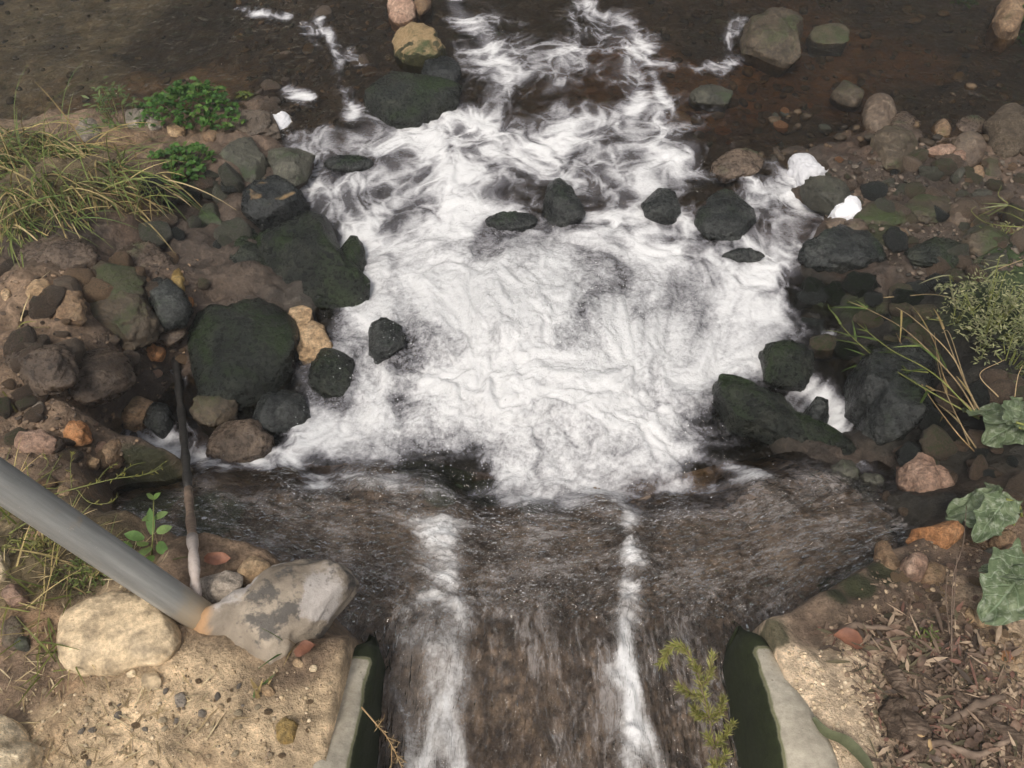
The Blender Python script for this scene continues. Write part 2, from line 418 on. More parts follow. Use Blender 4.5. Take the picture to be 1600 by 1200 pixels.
def ground_mat():
    t = NT('ground_soil'); g = t.n('NewGeometry'); v = g.outputs['Position']
    a = t.n('Attribute', attribute_name='zone'); w = t.n('Attribute', attribute_name='wet')
    n1 = t.noise(v, 7, 7, .62, .5); n2 = t.noise(v, 38, 7, .7); n3 = t.noise(v, 150, 4, .7); n4 = t.noise(v, 2.6, 4, .6, .4)
    k = t.math('MULTIPLY', t.mr(n1, .25, .75, .55, 1.45), t.mr(n2, .25, .75, .55, 1.45))
    k = t.math('MULTIPLY', k, t.mr(n3, .2, .8, .75, 1.25))
    col = t.vmath('SCALE', a.outputs['Vector'], k)
    n5 = t.noise(v, 75, 5, .75, .6)
    pk = t.mr(n5, .54, .62)
    col = t.mix(t.math('MULTIPLY', pk, .28), col, t.vmath('SCALE', col, 1.6))
    pk2 = t.mr(n5, .40, .46, 1, 0)
    col = t.mix(t.math('MULTIPLY', pk2, .3), col, t.vmath('SCALE', col, .55))
    col = t.mix(t.mr(n4, .55, .7, 0, .45), col, t.vmath('MULTIPLY', col, (1.15, .88, .68)))
    ms = t.n('Attribute', attribute_name='moss')
    mk = t.mr(t.math('ADD', ms.outputs['Fac'], t.math('MULTIPLY', t.math('SUBTRACT', n1, .5), 1.2)), .45, .75)
    col = t.mix(t.math('MULTIPLY', mk, .85), col, t.mix(n2, (.010, .015, .005), (.036, .048, .016)))
    h = t.math('ADD', t.math('MULTIPLY', n1, .5), t.math('ADD', t.math('MULTIPLY', n2, .5), t.math('MULTIPLY', n5, .3)))
    nm = t.bump(h, 1.0, .022)
    rg = t.math('SUBTRACT', .92, t.math('MULTIPLY', w.outputs['Fac'], t.mr(n2, .3, .7, .62, .25)))
    return t.out(t.principled(col, rg, nm, .4))
M['ground'] = ground_mat()

def apron_mat():
    t = NT('wet_algae_concrete'); g = t.n('NewGeometry'); v = g.outputs['Position']
    n1 = t.noise(v, 6, 7, .65, .8); n2 = t.noise(v, 30, 7, .7); n3 = t.noise(v, 90, 4, .7)
    col = t.ramp(n1, [(.30, (.055, .038, .026)), (.48, (.17, .118, .080)), (.66, (.33, .245, .175))])
    col = t.vmath('SCALE', col, t.math('MULTIPLY', t.mr(n2, .25, .75, .5, 1.5), t.mr(n3, .2, .8, .8, 1.2)))
    ms = t.n('Attribute', attribute_name='moss')
    mk = t.mr(t.math('ADD', ms.outputs['Fac'], t.math('MULTIPLY', t.math('SUBTRACT', n1, .5), .9)), .40, .62)
    col = t.mix(t.math('MULTIPLY', mk, .9), col, t.mix(n2, (.008, .020, .004), (.04, .072, .016)))
    nm = t.bump(t.math('ADD', n1, n2), .8, .012)
    return t.out(t.principled(col, .55, nm, .4))
M['apron'] = apron_mat()

def concrete_mat():
    t = NT('weathered_concrete'); g = t.n('NewGeometry'); v = g.outputs['Position']
    n1 = t.noise(v, 8, 7, .62, .4); n2 = t.noise(v, 60, 6, .7)
    col = t.ramp(n1, [(.3, (.27, .24, .19)), (.5, (.40, .36, .29)), (.7, (.50, .455, .375))])
    col = t.vmath('SCALE', col, t.mr(n2, .25, .75, .78, 1.2))
    pit = t.mr(t.vor(v, 75), .10, .2, 1, 0)
    col = t.mix(t.math('MULTIPLY', pit, t.mr(n1, .45, .6, 0, .6)), col, (.12, .10, .08))
    ms = t.n('Attribute', attribute_name='moss')
    mk = t.mr(t.math('ADD', ms.outputs['Fac'], t.math('MULTIPLY', t.math('SUBTRACT', n1, .5), .7)), .42, .58)
    col = t.mix(mk, col, t.mix(n2, (.005, .007, .004), (.040, .050, .018)))
    edge = t.math('SUBTRACT', t.mr(t.math('ADD', ms.outputs['Fac'], t.math('MULTIPLY', t.math('SUBTRACT', n1, .5), .7)), .30, .45), mk)
    col = t.mix(t.math('MULTIPLY', edge, .8, clamp=True), col, (.09, .105, .025))
    nm = t.bump(t.math('ADD', n1, t.math('MULTIPLY', n2, .6)), .5, .008)
    return t.out(t.principled(col, .85, nm, .3))
M['concrete'] = concrete_mat()

def water_mat():
    t = NT('foaming_water'); g = t.n('NewGeometry'); p = g.outputs['Position']
    af = t.n('Attribute', attribute_name='foam').outputs['Fac']
    ab = t.n('Attribute', attribute_name='boil').outputs['Fac']
    ap = t.n('Attribute', attribute_name='film').outputs['Fac']
    uv = t.n('Attribute', attribute_name='flowpos').outputs['Vector']      # place coordinates drawn out along the current
    q = t.n('Attribute', attribute_name='swirl').outputs['Vector']         # the same, stirred by eddies
    n1 = t.n('Attribute', attribute_name='cloud').outputs['Fac']
    e1 = t.vor(q, 4.4, 'DISTANCE_TO_EDGE'); e2 = t.vor(q, 10.0, 'DISTANCE_TO_EDGE')
    web = t.math('MAXIMUM', t.mr(e1, 0, .22, 1, 0), t.math('MULTIPLY', t.mr(e2, 0, .26, 1, 0), .70))
    n2 = t.n('Mix', data_type='FLOAT'); t.l(t.math('MAXIMUM', t.mr(ab, .15, .7), t.math('MULTIPLY', ap, .75)), n2.inputs[0]); t.l(t.noise(q, 20, 6, .70, .3), n2.inputs[2]); t.l(t.noise(p, 30, 6, .76, .5), n2.inputs[3]); n2 = n2.outputs[0]; n3 = t.noise(p, 130, 2, .6)
    e3 = t.vor(q, 27.0, 'DISTANCE_TO_EDGE')
    web = t.math('ADD', web, t.math('MULTIPLY', t.mr(e3, 0, .30, 1, 0), .42))
    lk = t.math('MAXIMUM', ab, t.math('MULTIPLY', ap, .8))
    wk = t.math('MULTIPLY', web, t.mr(lk, .0, .6, .66, .06))
    s = t.math('ADD', wk, t.math('MULTIPLY', n1, t.mr(ab, 0, 1, .55, .50)))
    s = t.math('ADD', s, t.math('MULTIPLY', t.math('SUBTRACT', n2, .5), t.mr(ab, 0, 1, .60, 1.25)))
    s = t.math('ADD', s, t.math('MULTIPLY', t.math('SUBTRACT', n3, .5), .20))
    s = t.math('ADD', s, t.math('MULTIPLY', af, 1.18))
    s = t.math('ADD', s, t.math('MULTIPLY', ab, .46))
    n5 = t.noise(p, 75, 3, .75, .4)
    s = t.math('ADD', s, t.math('MULTIPLY', t.math('SUBTRACT', n5, .5), t.math('MAXIMUM', t.mr(ab, 0, 1, .55, 1.1), t.math('MULTIPLY', ap, .8))))
    s = t.math('SUBTRACT', s, t.mr(lk, 0, .6, .90, .60))
    core = t.mr(s, -.22, 1.10)
    milk = t.math('MULTIPLY', t.mr(t.math('ADD', af, t.math('MULTIPLY', n1, .45)), .22, 1.10), .46)
    mask = t.math('MAXIMUM', core, milk)
    mask = t.math('MULTIPLY', mask, t.mr(af, .02, .16))
    # sky reflected on the apron film, laid in as patchy pale diffuse colour
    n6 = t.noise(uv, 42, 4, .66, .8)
    sky_sheen = t.math('MULTIPLY', ap, t.mr(t.math('ADD', t.math('ADD', n6, t.math('MULTIPLY', n1, .18)), t.math('MULTIPLY', t.math('SUBTRACT', n2, .5), .5)),   .44, .72, .04, .50))
    mask = t.math('MAXIMUM', mask, sky_sheen)
    hb = t.math('ADD', t.math('MULTIPLY', n2, .5), t.math('MULTIPLY', n5, .25))
    nmf = t.bump(hb, t.mr(ab, 0, 1, .30, .55), .03)
    rp = t.math('ADD', t.noise(uv, 15, 3, .6, .9), t.math('MULTIPLY', t.noise(uv, 46, 2, .6, .6), .5))
    nmw = t.bump(rp, t.mr(ap, 0, 1, .62, 1.0), .05)
    foam_sheen_col = t.mix(core, t.mix(ap, (.47, .455, .52), (.47, .415, .385)), (.85, .85, .86))  # the warmer film tone also colours the painted sky patches
    df = t.n('BsdfDiffuse'); t.l(foam_sheen_col, df.inputs['Color']); t.l(nmf, df.inputs['Normal'])
    tl = t.n('BsdfTranslucent'); tl.inputs['Color'].default_value = (.85, .87, .9, 1); t.l(nmf, tl.inputs['Normal'])
    fm = t.n('MixShader'); fm.inputs[0].default_value = .20; t.l(df.outputs[0], fm.inputs[1]); t.l(tl.outputs[0], fm.inputs[2])
    tr = t.n('BsdfTransparent')
    t.l(t.mix(ap, (.62, .56, .45), (.95, .92, .88)), tr.inputs['Color'])
    gl = t.n('BsdfGlossy'); gl.inputs['Roughness'].default_value = .04; t.l(nmw, gl.inputs['Normal'])
    fr = t.n('Fresnel'); fr.inputs['IOR'].default_value = 1.36; t.l(nmw, fr.inputs['Normal'])
    body = t.n('MixShader'); t.l(mask, body.inputs[0]); t.l(tr.outputs[0], body.inputs[1]); t.l(fm.outputs[0], body.inputs[2])
    wm = t.n('MixShader'); t.l(t.math('MULTIPLY', t.math('MULTIPLY', fr.outputs[0], t.mr(core, .2, .8, 1.0, .35)), t.mr(ap, 0, 1, 1.0, 1.9), clamp=True), wm.inputs[0]); t.l(body.outputs[0], wm.inputs[1]); t.l(gl.outputs[0], wm.inputs[2])
    return t.out(wm.outputs[0])
M['water'] = water_mat()

def simple_mat(name, c1, c2, scale=30, rough=.6, bump=.3, spec=.4, translucent=0.0, c3=None):
    t = NT(name); v, rnd = local_vec(t)
    n1 = t.noise(v, scale, 6, .6, .3)
    col = t.ramp(n1, [(.3, c1), (.7, c2)] if c3 is None else [(.3, c1), (.5, c2), (.7, c3)])
    col = t.vmath('SCALE', col, t.mr(rnd, 0, 1, .8, 1.2, False))
    nm = t.bump(n1, bump, .004)
    sh = t.principled(col, rough, nm, spec)
    if translucent:
        tl = t.n('BsdfTranslucent'); t.l(col, tl.inputs['Color'])
        mx = t.n('MixShader'); mx.inputs[0].default_value = translucent
        t.l(sh, mx.inputs[1]); t.l(tl.outputs[0], mx.inputs[2]); sh = mx.outputs[0]
    return t.out(sh)

def leafy_mat(name, rough=.55, translucent=.3, veins=False):
    """leaf colour comes from each leaf's own colour attribute"""
    t = NT(name); v, rnd = local_vec(t)
    a = t.n('Attribute', attribute_name='tint')
    n1 = t.noise(v, 45, 5, .6)
    col = t.vmath('SCALE', a.outputs['Vector'], t.mr(n1, .25, .75, .7, 1.3))
    nm = t.bump(n1, .3, .004)
    sh = t.principled(col, rough, nm, .35)
    tl = t.n('BsdfTranslucent'); t.l(col, tl.inputs['Color'])
    mx = t.n('MixShader'); mx.inputs[0].default_value = translucent
    t.l(sh, mx.inputs[1]); t.l(tl.outputs[0], mx.inputs[2])
    return t.out(mx.outputs[0])
M['leafy'] = leafy_mat('leaf_tissue')
M['drygrass'] = leafy_mat('dry_grass_tissue', .7, .2)

def bigleaf_mat():
    t = NT('mottled_grey_green_leaf'); uv = t.n('UVMap', uv_map='leaf').outputs[0]
    v, rnd = local_vec(t)
    sx = t.n('SeparateXYZ'); t.l(uv, sx.inputs[0])
    ax = t.math('ABSOLUTE', sx.outputs[0])
    n1 = t.noise(v, 26, 6, .65, .5); n2 = t.noise(v, 90, 5, .6)
    side = t.math('ABSOLUTE', t.math('SUBTRACT', t.math('FRACT', t.math('SUBTRACT', t.math('MULTIPLY', sx.outputs[1], 6.0), t.math('MULTIPLY', ax, 2.2))), .5))
    vein = t.math('MAXIMUM', t.mr(ax, .02, .06, 1, 0), t.mr(side, .03, .10, .75, 0))
    col = t.ramp(n1, [(.3, (.052, .078, .036)), (.5, (.105, .14, .070)), (.72, (.22, .255, .155))])
    col = t.mix(t.math('MULTIPLY', vein, .55), col, (.22, .29, .18))
    col = t.mix(t.mr(n2, .50, .66, 0, .62), col, (.33, .36, .28))
    nm = t.bump(t.math('ADD', n1, t.math('MULTIPLY', vein, -.5)), .6, .006)
    return t.out(t.principled(col, .6, nm, .35))
M['bigleaf'] = bigleaf_mat()
M['metal'] = None
def metal_mat():
    t = NT('dull_galvanised_pipe'); tc = t.n('TexCoord'); v = tc.outputs['Object']
    mp = t.n('Mapping'); mp.inputs['Scale'].default_value = (1, 1, .08); t.l(v, mp.inputs[0])
    n1 = t.noise(mp.outputs[0], 60, 6, .6); n2 = t.noise(v, 18, 6, .65, .4); n3 = t.noise(v, 160, 3, .6)
    col = t.ramp(n1, [(.3, (.18, .183, .178)), (.55, (.27, .272, .262)), (.75, (.36, .358, .342))])
    col = t.mix(t.mr(n2, .55, .72, 0, .6), col, (.33, .27, .20))
    col = t.mix(t.mr(n3, .66, .75, 0, .5), col, (.42, .40, .36))
    sx = t.n('SeparateXYZ'); t.l(v, sx.inputs[0])
    foot = t.mr(t.math('ADD', sx.outputs[2], t.math('MULTIPLY', n2, -.12)), .04, -.05)
    col = t.mix(t.math('MULTIPLY', foot, .8), col, (.40, .31, .20))
    nm = t.bump(n1, .15, .003)
    return t.out(t.principled(col, t.mr(n2, .3, .7, .45, .7), nm, .5, Metallic=.25))
M['metal'] = metal_mat()
M['darkstick'] = simple_mat('wet_bark', (.012, .011, .010), (.05, .045, .040), 40, .5, .6)
M['barkpale'] = simple_mat('pale_bark', (.28, .22, .19), (.52, .45, .41), 45, .75, .5, c3=(.44, .36, .31))
M['barkbrown'] = simple_mat('brown_bark', (.09, .062, .045), (.26, .19, .14), 40, .8, .6)
M['foamlump'] = simple_mat('stiff_white_foam', (.80, .80, .84), (.90, .90, .93), 60, .9, .15, .2, .25)
M['deadleaf'] = simple_mat('red_brown_dead_leaf', (.13, .050, .030), (.27, .12, .07), 40, .6, .4)
M['deadleaf2'] = simple_mat('brown_dead_leaf', (.10, .062, .042), (.25, .165, .115), 40, .65, .4)
M['deadleaf3'] = simple_mat('dark_rotten_leaf', (.05, .033, .025), (.15, .098, .07), 40, .6, .5)
M['wood'] = simple_mat('rotting_wood', (.075, .050, .036), (.20, .145, .105), 34, .8, .9, c3=(.33, .26, .20))
def wood_mat(name, c1, c2, c3):
    t = NT(name); tc = t.n('TexCoord'); mp = t.n('Mapping'); mp.inputs['Rotation'].default_value = (0, 0, .75); mp.inputs['Scale'].default_value = (.22, 1, 1); t.l(tc.outputs['Object'], mp.inputs[0])
    n1 = t.noise(mp.outputs[0], 110, 6, .7, .6); n2 = t.noise(tc.outputs['Object'], 30, 5, .6)
    col = t.ramp(n1, [(.32, c1), (.5, c2), (.66, c3)]); col = t.vmath('SCALE', col, t.mr(n2, .3, .7, .6, 1.35))
    return t.out(t.principled(col, .85, t.bump(n1, 1.2, .008), .25))
M['wood'] = wood_mat('rotting_wood_fibres', (.035, .024, .018), (.12, .085, .062), (.27, .205, .155))
M['drytwig'] = simple_mat('dry_twig', (.30, .19, .085), (.46, .32, .17), 40, .7, .3)
M['stemgreen'] = simple_mat('green_stem', (.13, .15, .035), (.24, .25, .075), 40, .6, .2)
M['stemtan'] = simple_mat('straw_stem', (.26, .18, .09), (.42, .32, .18), 40, .65, .2)
M['gravel'] = None
def gravel_mat(name):
    t = NT(name); a = t.n('Attribute', attribute_name='tint'); g = t.n('NewGeometry')
    n1 = t.noise(g.outputs['Position'], 60, 5, .6)
    col = t.vmath('SCALE', a.outputs['Vector'], t.mr(n1, .25, .75, .65, 1.35))
    return t.out(t.principled(col, .7, t.bump(n1, .5, .005), .4))
M['gravel'] = gravel_mat('gravel_stones')
def droplet_mat():
    t = NT('water_droplets')
    gl = t.n('BsdfGlossy'); gl.inputs['Roughness'].default_value = .05
    df = t.n('BsdfDiffuse'); df.inputs['Color'].default_value = (.88, .89, .9, 1)
    fr = t.n('Fresnel'); fr.inputs['IOR'].default_value = 1.45
    m1 = t.n('MixShader'); t.l(fr.outputs[0], m1.inputs[0]); t.l(df.outputs[0], m1.inputs[1]); t.l(gl.outputs[0], m1.inputs[2])
    tr = t.n('BsdfTransparent')
    m2 = t.n('MixShader'); m2.inputs[0].default_value = .15; t.l(m1.outputs[0], m2.inputs[1]); t.l(tr.outputs[0], m2.inputs[2])
    return t.out(m2.outputs[0])
M['drop'] = droplet_mat()

# ------------------------------------------------------------------ object helpers
def mesh_obj(name, verts, faces, mat, parent=None, smooth=True, loc=None):
    me = bpy.data.meshes.new(name)
    verts = np.asarray(verts, dtype=np.float32)
    if isinstance(faces, np.ndarray):
        nf, k = faces.shape
        me.vertices.add(len(verts)); me.vertices.foreach_set('co', verts.ravel())
        me.loops.add(nf * k); me.loops.foreach_set('vertex_index', faces.astype(np.int32).ravel())
        me.polygons.add(nf)
        me.polygons.foreach_set('loop_start', np.arange(0, nf * k, k, dtype=np.int32))
        me.update(calc_edges=True)
    else:
        me.from_pydata([tuple(map(float, q)) for q in verts], [], faces)
    if smooth: me.polygons.foreach_set('use_smooth', np.ones(len(me.polygons), dtype=bool))
    if mat: me.materials.append(mat)
    o = bpy.data.objects.new(name, me); COL.objects.link(o)
    if parent: o.parent = parent
    if loc is not None: o.location = loc
    return o

def attr_f(o, name, vals):
    a = o.data.attributes.new(name, 'FLOAT', 'POINT'); a.data.foreach_set('value', np.asarray(vals, dtype=np.float32))
def attr_v(o, name, vals):
    a = o.data.attributes.new(name, 'FLOAT_VECTOR', 'POINT'); a.data.foreach_set('vector', np.asarray(vals, dtype=np.float32).ravel())

def tag(o, label=None, cat=None, group=None, kind=None):
    if label: o['label'] = label
    if cat: o['category'] = cat
    if group: o['group'] = group
    if kind: o['kind'] = kind
    return o

def empty(name, loc):
    o = bpy.data.objects.new(name, None); o.location = loc; o.empty_display_size = .05
    COL.objects.link(o); return o

def grid_faces(nx, ny):
    i = np.arange(nx - 1)[None, :] + np.arange(ny - 1)[:, None] * nx
    i = i.ravel()
    return np.stack([i, i + 1, i + 1 + nx, i + nx], axis=1)

def axis(segs):
    """segs: (start, end, step) pieces joined end to end"""
    out = []
    for a, b, s in segs:
        n = max(1, int(round((b - a) / s)))
        out.append(np.linspace(a, b, n, endpoint=False))
    out.append([segs[-1][1]])
    return np.concatenate(out)

# ------------------------------------------------------------------ ground
gx = axis([(-80, -20, 6), (-20, -6, 1.2), (-6, -2.8, .16), (-2.8, -1.7, .02), (-1.7, 1.7, .0115), (1.7, 2.8, .02), (2.8, 6, .16), (6, 20, 1.2), (20, 80, 6)])
gy = axis([(-60, -8, 5), (-8, -1, .5), (-1, .25, .06), (.25, 2.2, .0105), (2.2, 4.4, .016), (4.4, 9, .12), (9, 20, 1), (20, 90, 7)])
X, Y = np.meshgrid(gx, gy)
Z = ground_z(X, Y)
ground = mesh_obj('ground', np.stack([X.ravel(), Y.ravel(), Z], 1), grid_faces(len(gx), len(gy)), M['ground'])
zc = idw(_gp, _gc, X + .05 * fbm(P2(X, Y, 4, 5), 3).reshape(X.shape), Y + .05 * fbm(P2(X, Y, 4, 9), 3).reshape(X.shape), eps=.04, power=2.4)
zc = np.where((Y.ravel() > 7)[:, None], np.array(ZC['moss']), zc)
attr_v(ground, 'zone', zc)
wl = water_z(X, Y)
attr_f(ground, 'wet', np.clip(sstep(.24, .05, Z - wl), 0, 1) * sstep(-.04, -.12, Z))
MOSSPTS = [(1380,360,.08),(1450,330,.08),(1480,400,.10),(1350,480,.10),(1420,500,.07),(1390,250,.06),(1340,915,.055),(1375,900,.05),(1310,930,.04),(240,775,.09),(330,790,.10),(1200,1000,.04),(1290,480,.06)]
mo = np.zeros(X.size)
for px, py, r in MOSSPTS:
    p = hit(px, py)
    mo = np.maximum(mo, np.exp(-((X.ravel() - p[0]) ** 2 + (Y.ravel() - p[1]) ** 2) / (r * r)))
attr_f(ground, 'moss', mo)
tag(ground, kind='structure')

# concrete apron and channel floor under the running water
ax_ = axis([(-1.35, -.3, .03), (-.3, .5, .012), (.5, 1.35, .03)])
ay_ = axis([(-2.5, .3, .1), (.3, 1.3, .012)])
AX, AY = np.meshgrid(ax_, ay_)
AZ = apron_z(AX, AY).ravel() + .010 * fbm(P2(AX, AY, 6, 2.0), 4) + .003 * fbm(P2(AX, AY, 34, 4.0), 2)
asd = np.maximum(poly_sd(APRON, AX, AY), 0)
chan = (AX.ravel() > WALL_L - .03) & (AX.ravel() < WALL_R + .03) & (AY.ravel() < .75)
AZ = AZ - np.where(chan, 0, .6 * np.minimum(asd, .15))
apron = mesh_obj('apron', np.stack([AX.ravel(), AY.ravel(), AZ], 1), grid_faces(len(ax_), len(ay_)), M['apron'])
am = np.zeros(AX.size)
for px, py, r in [(230,790,.09),(330,800,.10),(300,840,.08),(1345,910,.06),(1310,925,.05),(1375,890,.05),(1180,1000,.03),(700,740,.10),(760,770,.09),(830,790,.05),(650,730,.07),(690,770,.06),(850,785,.04)]:
    q = _apt(px, py)
    am = np.maximum(am, np.exp(-((AX.ravel() - q[0]) ** 2 + (AY.ravel() - q[1]) ** 2) / (r * r)))
attr_f(apron, 'moss', am)
tag(apron, kind='structure')

# ------------------------------------------------------------------ water
wx = axis([(-70, -10, 6), (-10, -3, .4), (-3, -1.35, .025), (-1.35, 1.35, .0058), (1.35, 3, .025), (3, 10, .4), (10, 70, 6)])
wy = axis([(-2.5, .3, .1), (.3, 2.1, .0050), (2.1, 3.2, .0085), (3.2, 4.4, .014), (4.4, 8, .1)])
WX, WY = np.meshgrid(wx, wy)
xf, yf = WX.ravel(), WY.ravel()
base = water_z(xf, yf)

def wpt(px, py):
    return hit(px, py, water_z)
SPLATS = [(780,480,250,150,1.0),(950,560,200,110,1.0),(700,620,170,80,.75),(900,640,190,80,.9),(800,380,260,80,.9),(1090,430,150,100,.72),(1200,350,70,80,.72),(1240,300,40,40,.6),
 (640,330,110,100,.78),(520,290,65,55,.62),(700,220,140,65,.70),(830,250,120,70,.66),(980,320,110,60,.72),(640,460,90,80,.55),(560,560,70,80,.42),(490,670,55,40,.75),(420,720,60,20,.75),
 (570,690,80,55,.42),(1000,680,90,35,.75),(960,210,90,55,.42),(880,120,110,55,.36),(780,90,60,55,.40),(730,40,40,40,.36),(940,60,80,45,.34),(1060,250,60,30,.40),
 (1180,480,60,60,.55),(1130,560,80,60,.62),(590,240,60,40,.55),(660,190,70,40,.55),(1080,200,60,50,.22),(240,690,55,35,.55),(200,660,30,20,.35),(480,230,40,40,.35),
 (800,730,30,40,.75),(900,720,60,40,.62),(980,730,60,30,.5),(650,750,80,30,.42),(560,748,70,28,.42),(860,765,40,22,.5),(940,760,40,24,.55),(1040,750,60,20,.5),(760,770,30,20,.4),(1010,770,26,16,.4),(500,752,40,20,.5),(600,758,44,20,.5),(690,772,40,18,.42),(810,782,40,20,.5),(905,785,34,18,.45),(980,782,34,22,.5),(1080,765,50,16,.45),(1150,752,40,14,.5),(690,860,55,50,.62)]
HOLES = [(715,715,55,35,.45),(690,750,60,25,.25),(610,540,40,45,.45),(600,300,28,28,.35),(875,312,35,35,.6),(1035,320,32,32,.6),(800,345,40,14,.45),(545,255,40,14,.5),(1125,335,50,35,.7),(1160,398,30,10,.5),(620,620,30,18,.25),(1000,490,20,18,.3),(905,480,18,16,.3),(620,690,30,40,.3)]
STROKES = [([(905,-10),(930,20),(985,40),(1010,75)],11,.45),([(985,75),(1010,95),(1060,103),(1125,105),(1145,95),(1142,60),(1155,30)],10,.5),([(985,80),(1000,130),(980,190)],11,.36),([(850,165),(900,180),(960,190),(1005,162)],14,.36),
 ([(870,130),(882,200),(860,230)],14,.36),([(700,-10),(720,30),(770,70),(790,120)],13,.45),([(1000,225),(1030,240),(1060,255)],14,.40),([(1020,110),(1035,150),(1060,180)],7,.36),
 ([(500,30),(515,60),(525,95),(535,130),(548,180)],9,.34),([(375,12),(440,28)],9,.5),([(450,143),(478,152)],9,.5),([(470,40),(490,50)],7,.45),([(545,80),(560,100)],8,.35),([(540,180),(555,175)],7,.4),([(470,50),(500,75)],5,.3),
 ([(300,332),(345,322),(395,305)],11,.62),([(255,560),(280,600)],8,.34),([(215,645),(235,680),(300,708),(350,724),(400,722)],15,.55),([(470,305),(500,280)],9,.55),([(462,350),(475,335)],6,.5),([(395,470),(425,462)],7,.3),
 ([(690,820),(688,900),(690,1000),(702,1100),(680,1215)],46,.80),([(640,1000),(630,1100),(640,1215)],26,.50),([(985,790),(995,880),(985,940),(975,990),(985,1080),(995,1215)],20,.92),([(945,1040),(960,1070)],10,.5),([(1010,1150),(1040,1215)],20,.65),
 ([(430,715),(480,690),(500,660)],14,.5),([(1010,680),(1080,710),(1140,730),(1205,748)],13,.62),([(1215,625),(1240,640)],12,.6),([(1268,590),(1285,630),(1305,680),(1320,712)],26,.97),([(1300,525),(1320,535)],10,.55),  # widest stroke here paints the still pool's sky reflection as foam
 ([(1180,290),(1240,275)],12,.4),([(1200,420),(1250,400),(1300,350)],18,.45),([(540,985),(560,1000),(590,1010)],5,.4)]
foam = np.zeros(xf.size)
lo = (np.abs(xf) < 2.6) & (yf > .2) & (yf < 4.4)
ix = np.where(lo)[0]; lx, ly = xf[ix], yf[ix]
facc = np.zeros(ix.size)
def radii(px, py, rx, ry):
    p = wpt(px, py); dp = depth_at(*p)
    th = math.atan2(CAM_Z - p[2], math.hypot(p[0], p[1]))
    return p, rx * dp / FPX, ry * dp / FPX / math.sin(th)
for px, py, rx, ry, a in SPLATS:
    p, ax2, ay2 = radii(px, py, rx, ry)
    d2 = ((lx - p[0]) / ax2) ** 2 + ((ly - p[1]) / ay2) ** 2
    facc = 1 - (1 - facc) * (1 - np.clip(a * np.exp(-d2 * d2 * .9), 0, .999))
_sjx = noise3(P2(lx, ly, 9, 1.7)); _sjy = noise3(P2(lx, ly, 9, 6.1))
for pts, w, a in STROKES:
    if pts[0][1] < 300: a = min(a * 1.3, .8)
    q = [wpt(*s) for s in pts]
    r = w * depth_at(*q[len(q) // 2]) / FPX * 1.15
    d2 = np.full(lx.size, 1e9)
    jx = lx + .9 * r * _sjx; jy = ly + .9 * r * _sjy
    for s, e in zip(q[:-1], q[1:]):
        ex, ey = e[0] - s[0], e[1] - s[1]
        t = np.clip(((jx - s[0]) * ex + (jy - s[1]) * ey) / (ex * ex + ey * ey), 0, 1)
        d2 = np.minimum(d2, (jx - s[0] - ex * t) ** 2 + ((jy - s[1] - ey * t) * .8) ** 2)
    facc = 1 - (1 - facc) * (1 - a * np.exp(-d2 / (r * r)))
for px, py, rx, ry, a in HOLES:
    p, ax2, ay2 = radii(px, py, rx, ry)
    d2 = ((lx - p[0]) / ax2) ** 2 + ((ly - p[1]) / ay2) ** 2
    facc = facc * (1 - a * np.exp(-d2))
foam[ix] = facc
boil = np.exp(-(((xf - .06) / .72) ** 2 + ((yf - 1.70) / .60) ** 2) ** 1.5)
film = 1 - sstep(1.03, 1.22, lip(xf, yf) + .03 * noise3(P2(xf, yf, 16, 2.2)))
# drawn-out coordinates: along y in the channel, away from the fall further out
cx, cy = .05, 1.0
rr = np.hypot(xf - cx, yf - cy) + 1e-6
chn = 1 - sstep(.72, 1.1, yf)
flow = np.stack([xf * (1 + .9 * chn), yf * (1 - .52 * chn), .2 * boil], 1)
far_k = sstep(.5, 1.2, rr)
ux, uy = (xf - cx) / rr, (yf - cy) / rr
along = xf * ux + yf * uy
flow[:, 0] -= .30 * far_k * (along - 1.0) * ux * (1 - chn)
flow[:, 1] -= .30 * far_k * (along - 1.0) * uy * (1 - chn)
# heights
near = lo
hgt = np.zeros(xf.size)
fl = flow[ix]
bo = boil[ix]; fi = film[ix]; fo = foam[ix]
e_a = np.stack([fbm(fl * 3.2 + 3, 3), fbm(fl * 3.2 + 31, 3), np.zeros(ix.size)], 1) * .075
e_b = np.stack([fbm((fl + e_a) * 11 + 7, 2), fbm((fl + e_a) * 11 + 47, 2), np.zeros(ix.size)], 1) * .024
sw = fl + e_a + e_b
swirl = flow.copy(); swirl[ix] = sw
cloud = np.zeros(xf.size); cloud[ix] = np.clip(1.25 * fbm(sw * 6.2, 5, .55), -1, 1)
billow = lambda p, o: sum((.6 ** k) * (1 - 2.2 * np.sqrt(noise3(p * 2.05 ** k + 5 * k) ** 2 + .02)) for k in range(o))
bil = lambda p, o: -billow(p, o)
h = bo * (.028 * fbm(sw * 6.5, 3) + .013 * bil(sw * 11, 4) + .003 * fbm(fl * 70, 2))
h += (1 - bo) * (1 - fi) * fo * (.012 * bil(sw * 9, 3) + .003 * fbm(fl * 40, 2))
h += (1 - bo) * (1 - fi) * .0035 * fbm(fl * 13, 3)
h += fi * (.0060 * fbm(sw * 15, 4, .6) + .0045 * bil(sw * 26, 2)) * (1 + 1.0 * fo)
h += fi * .018 * fo
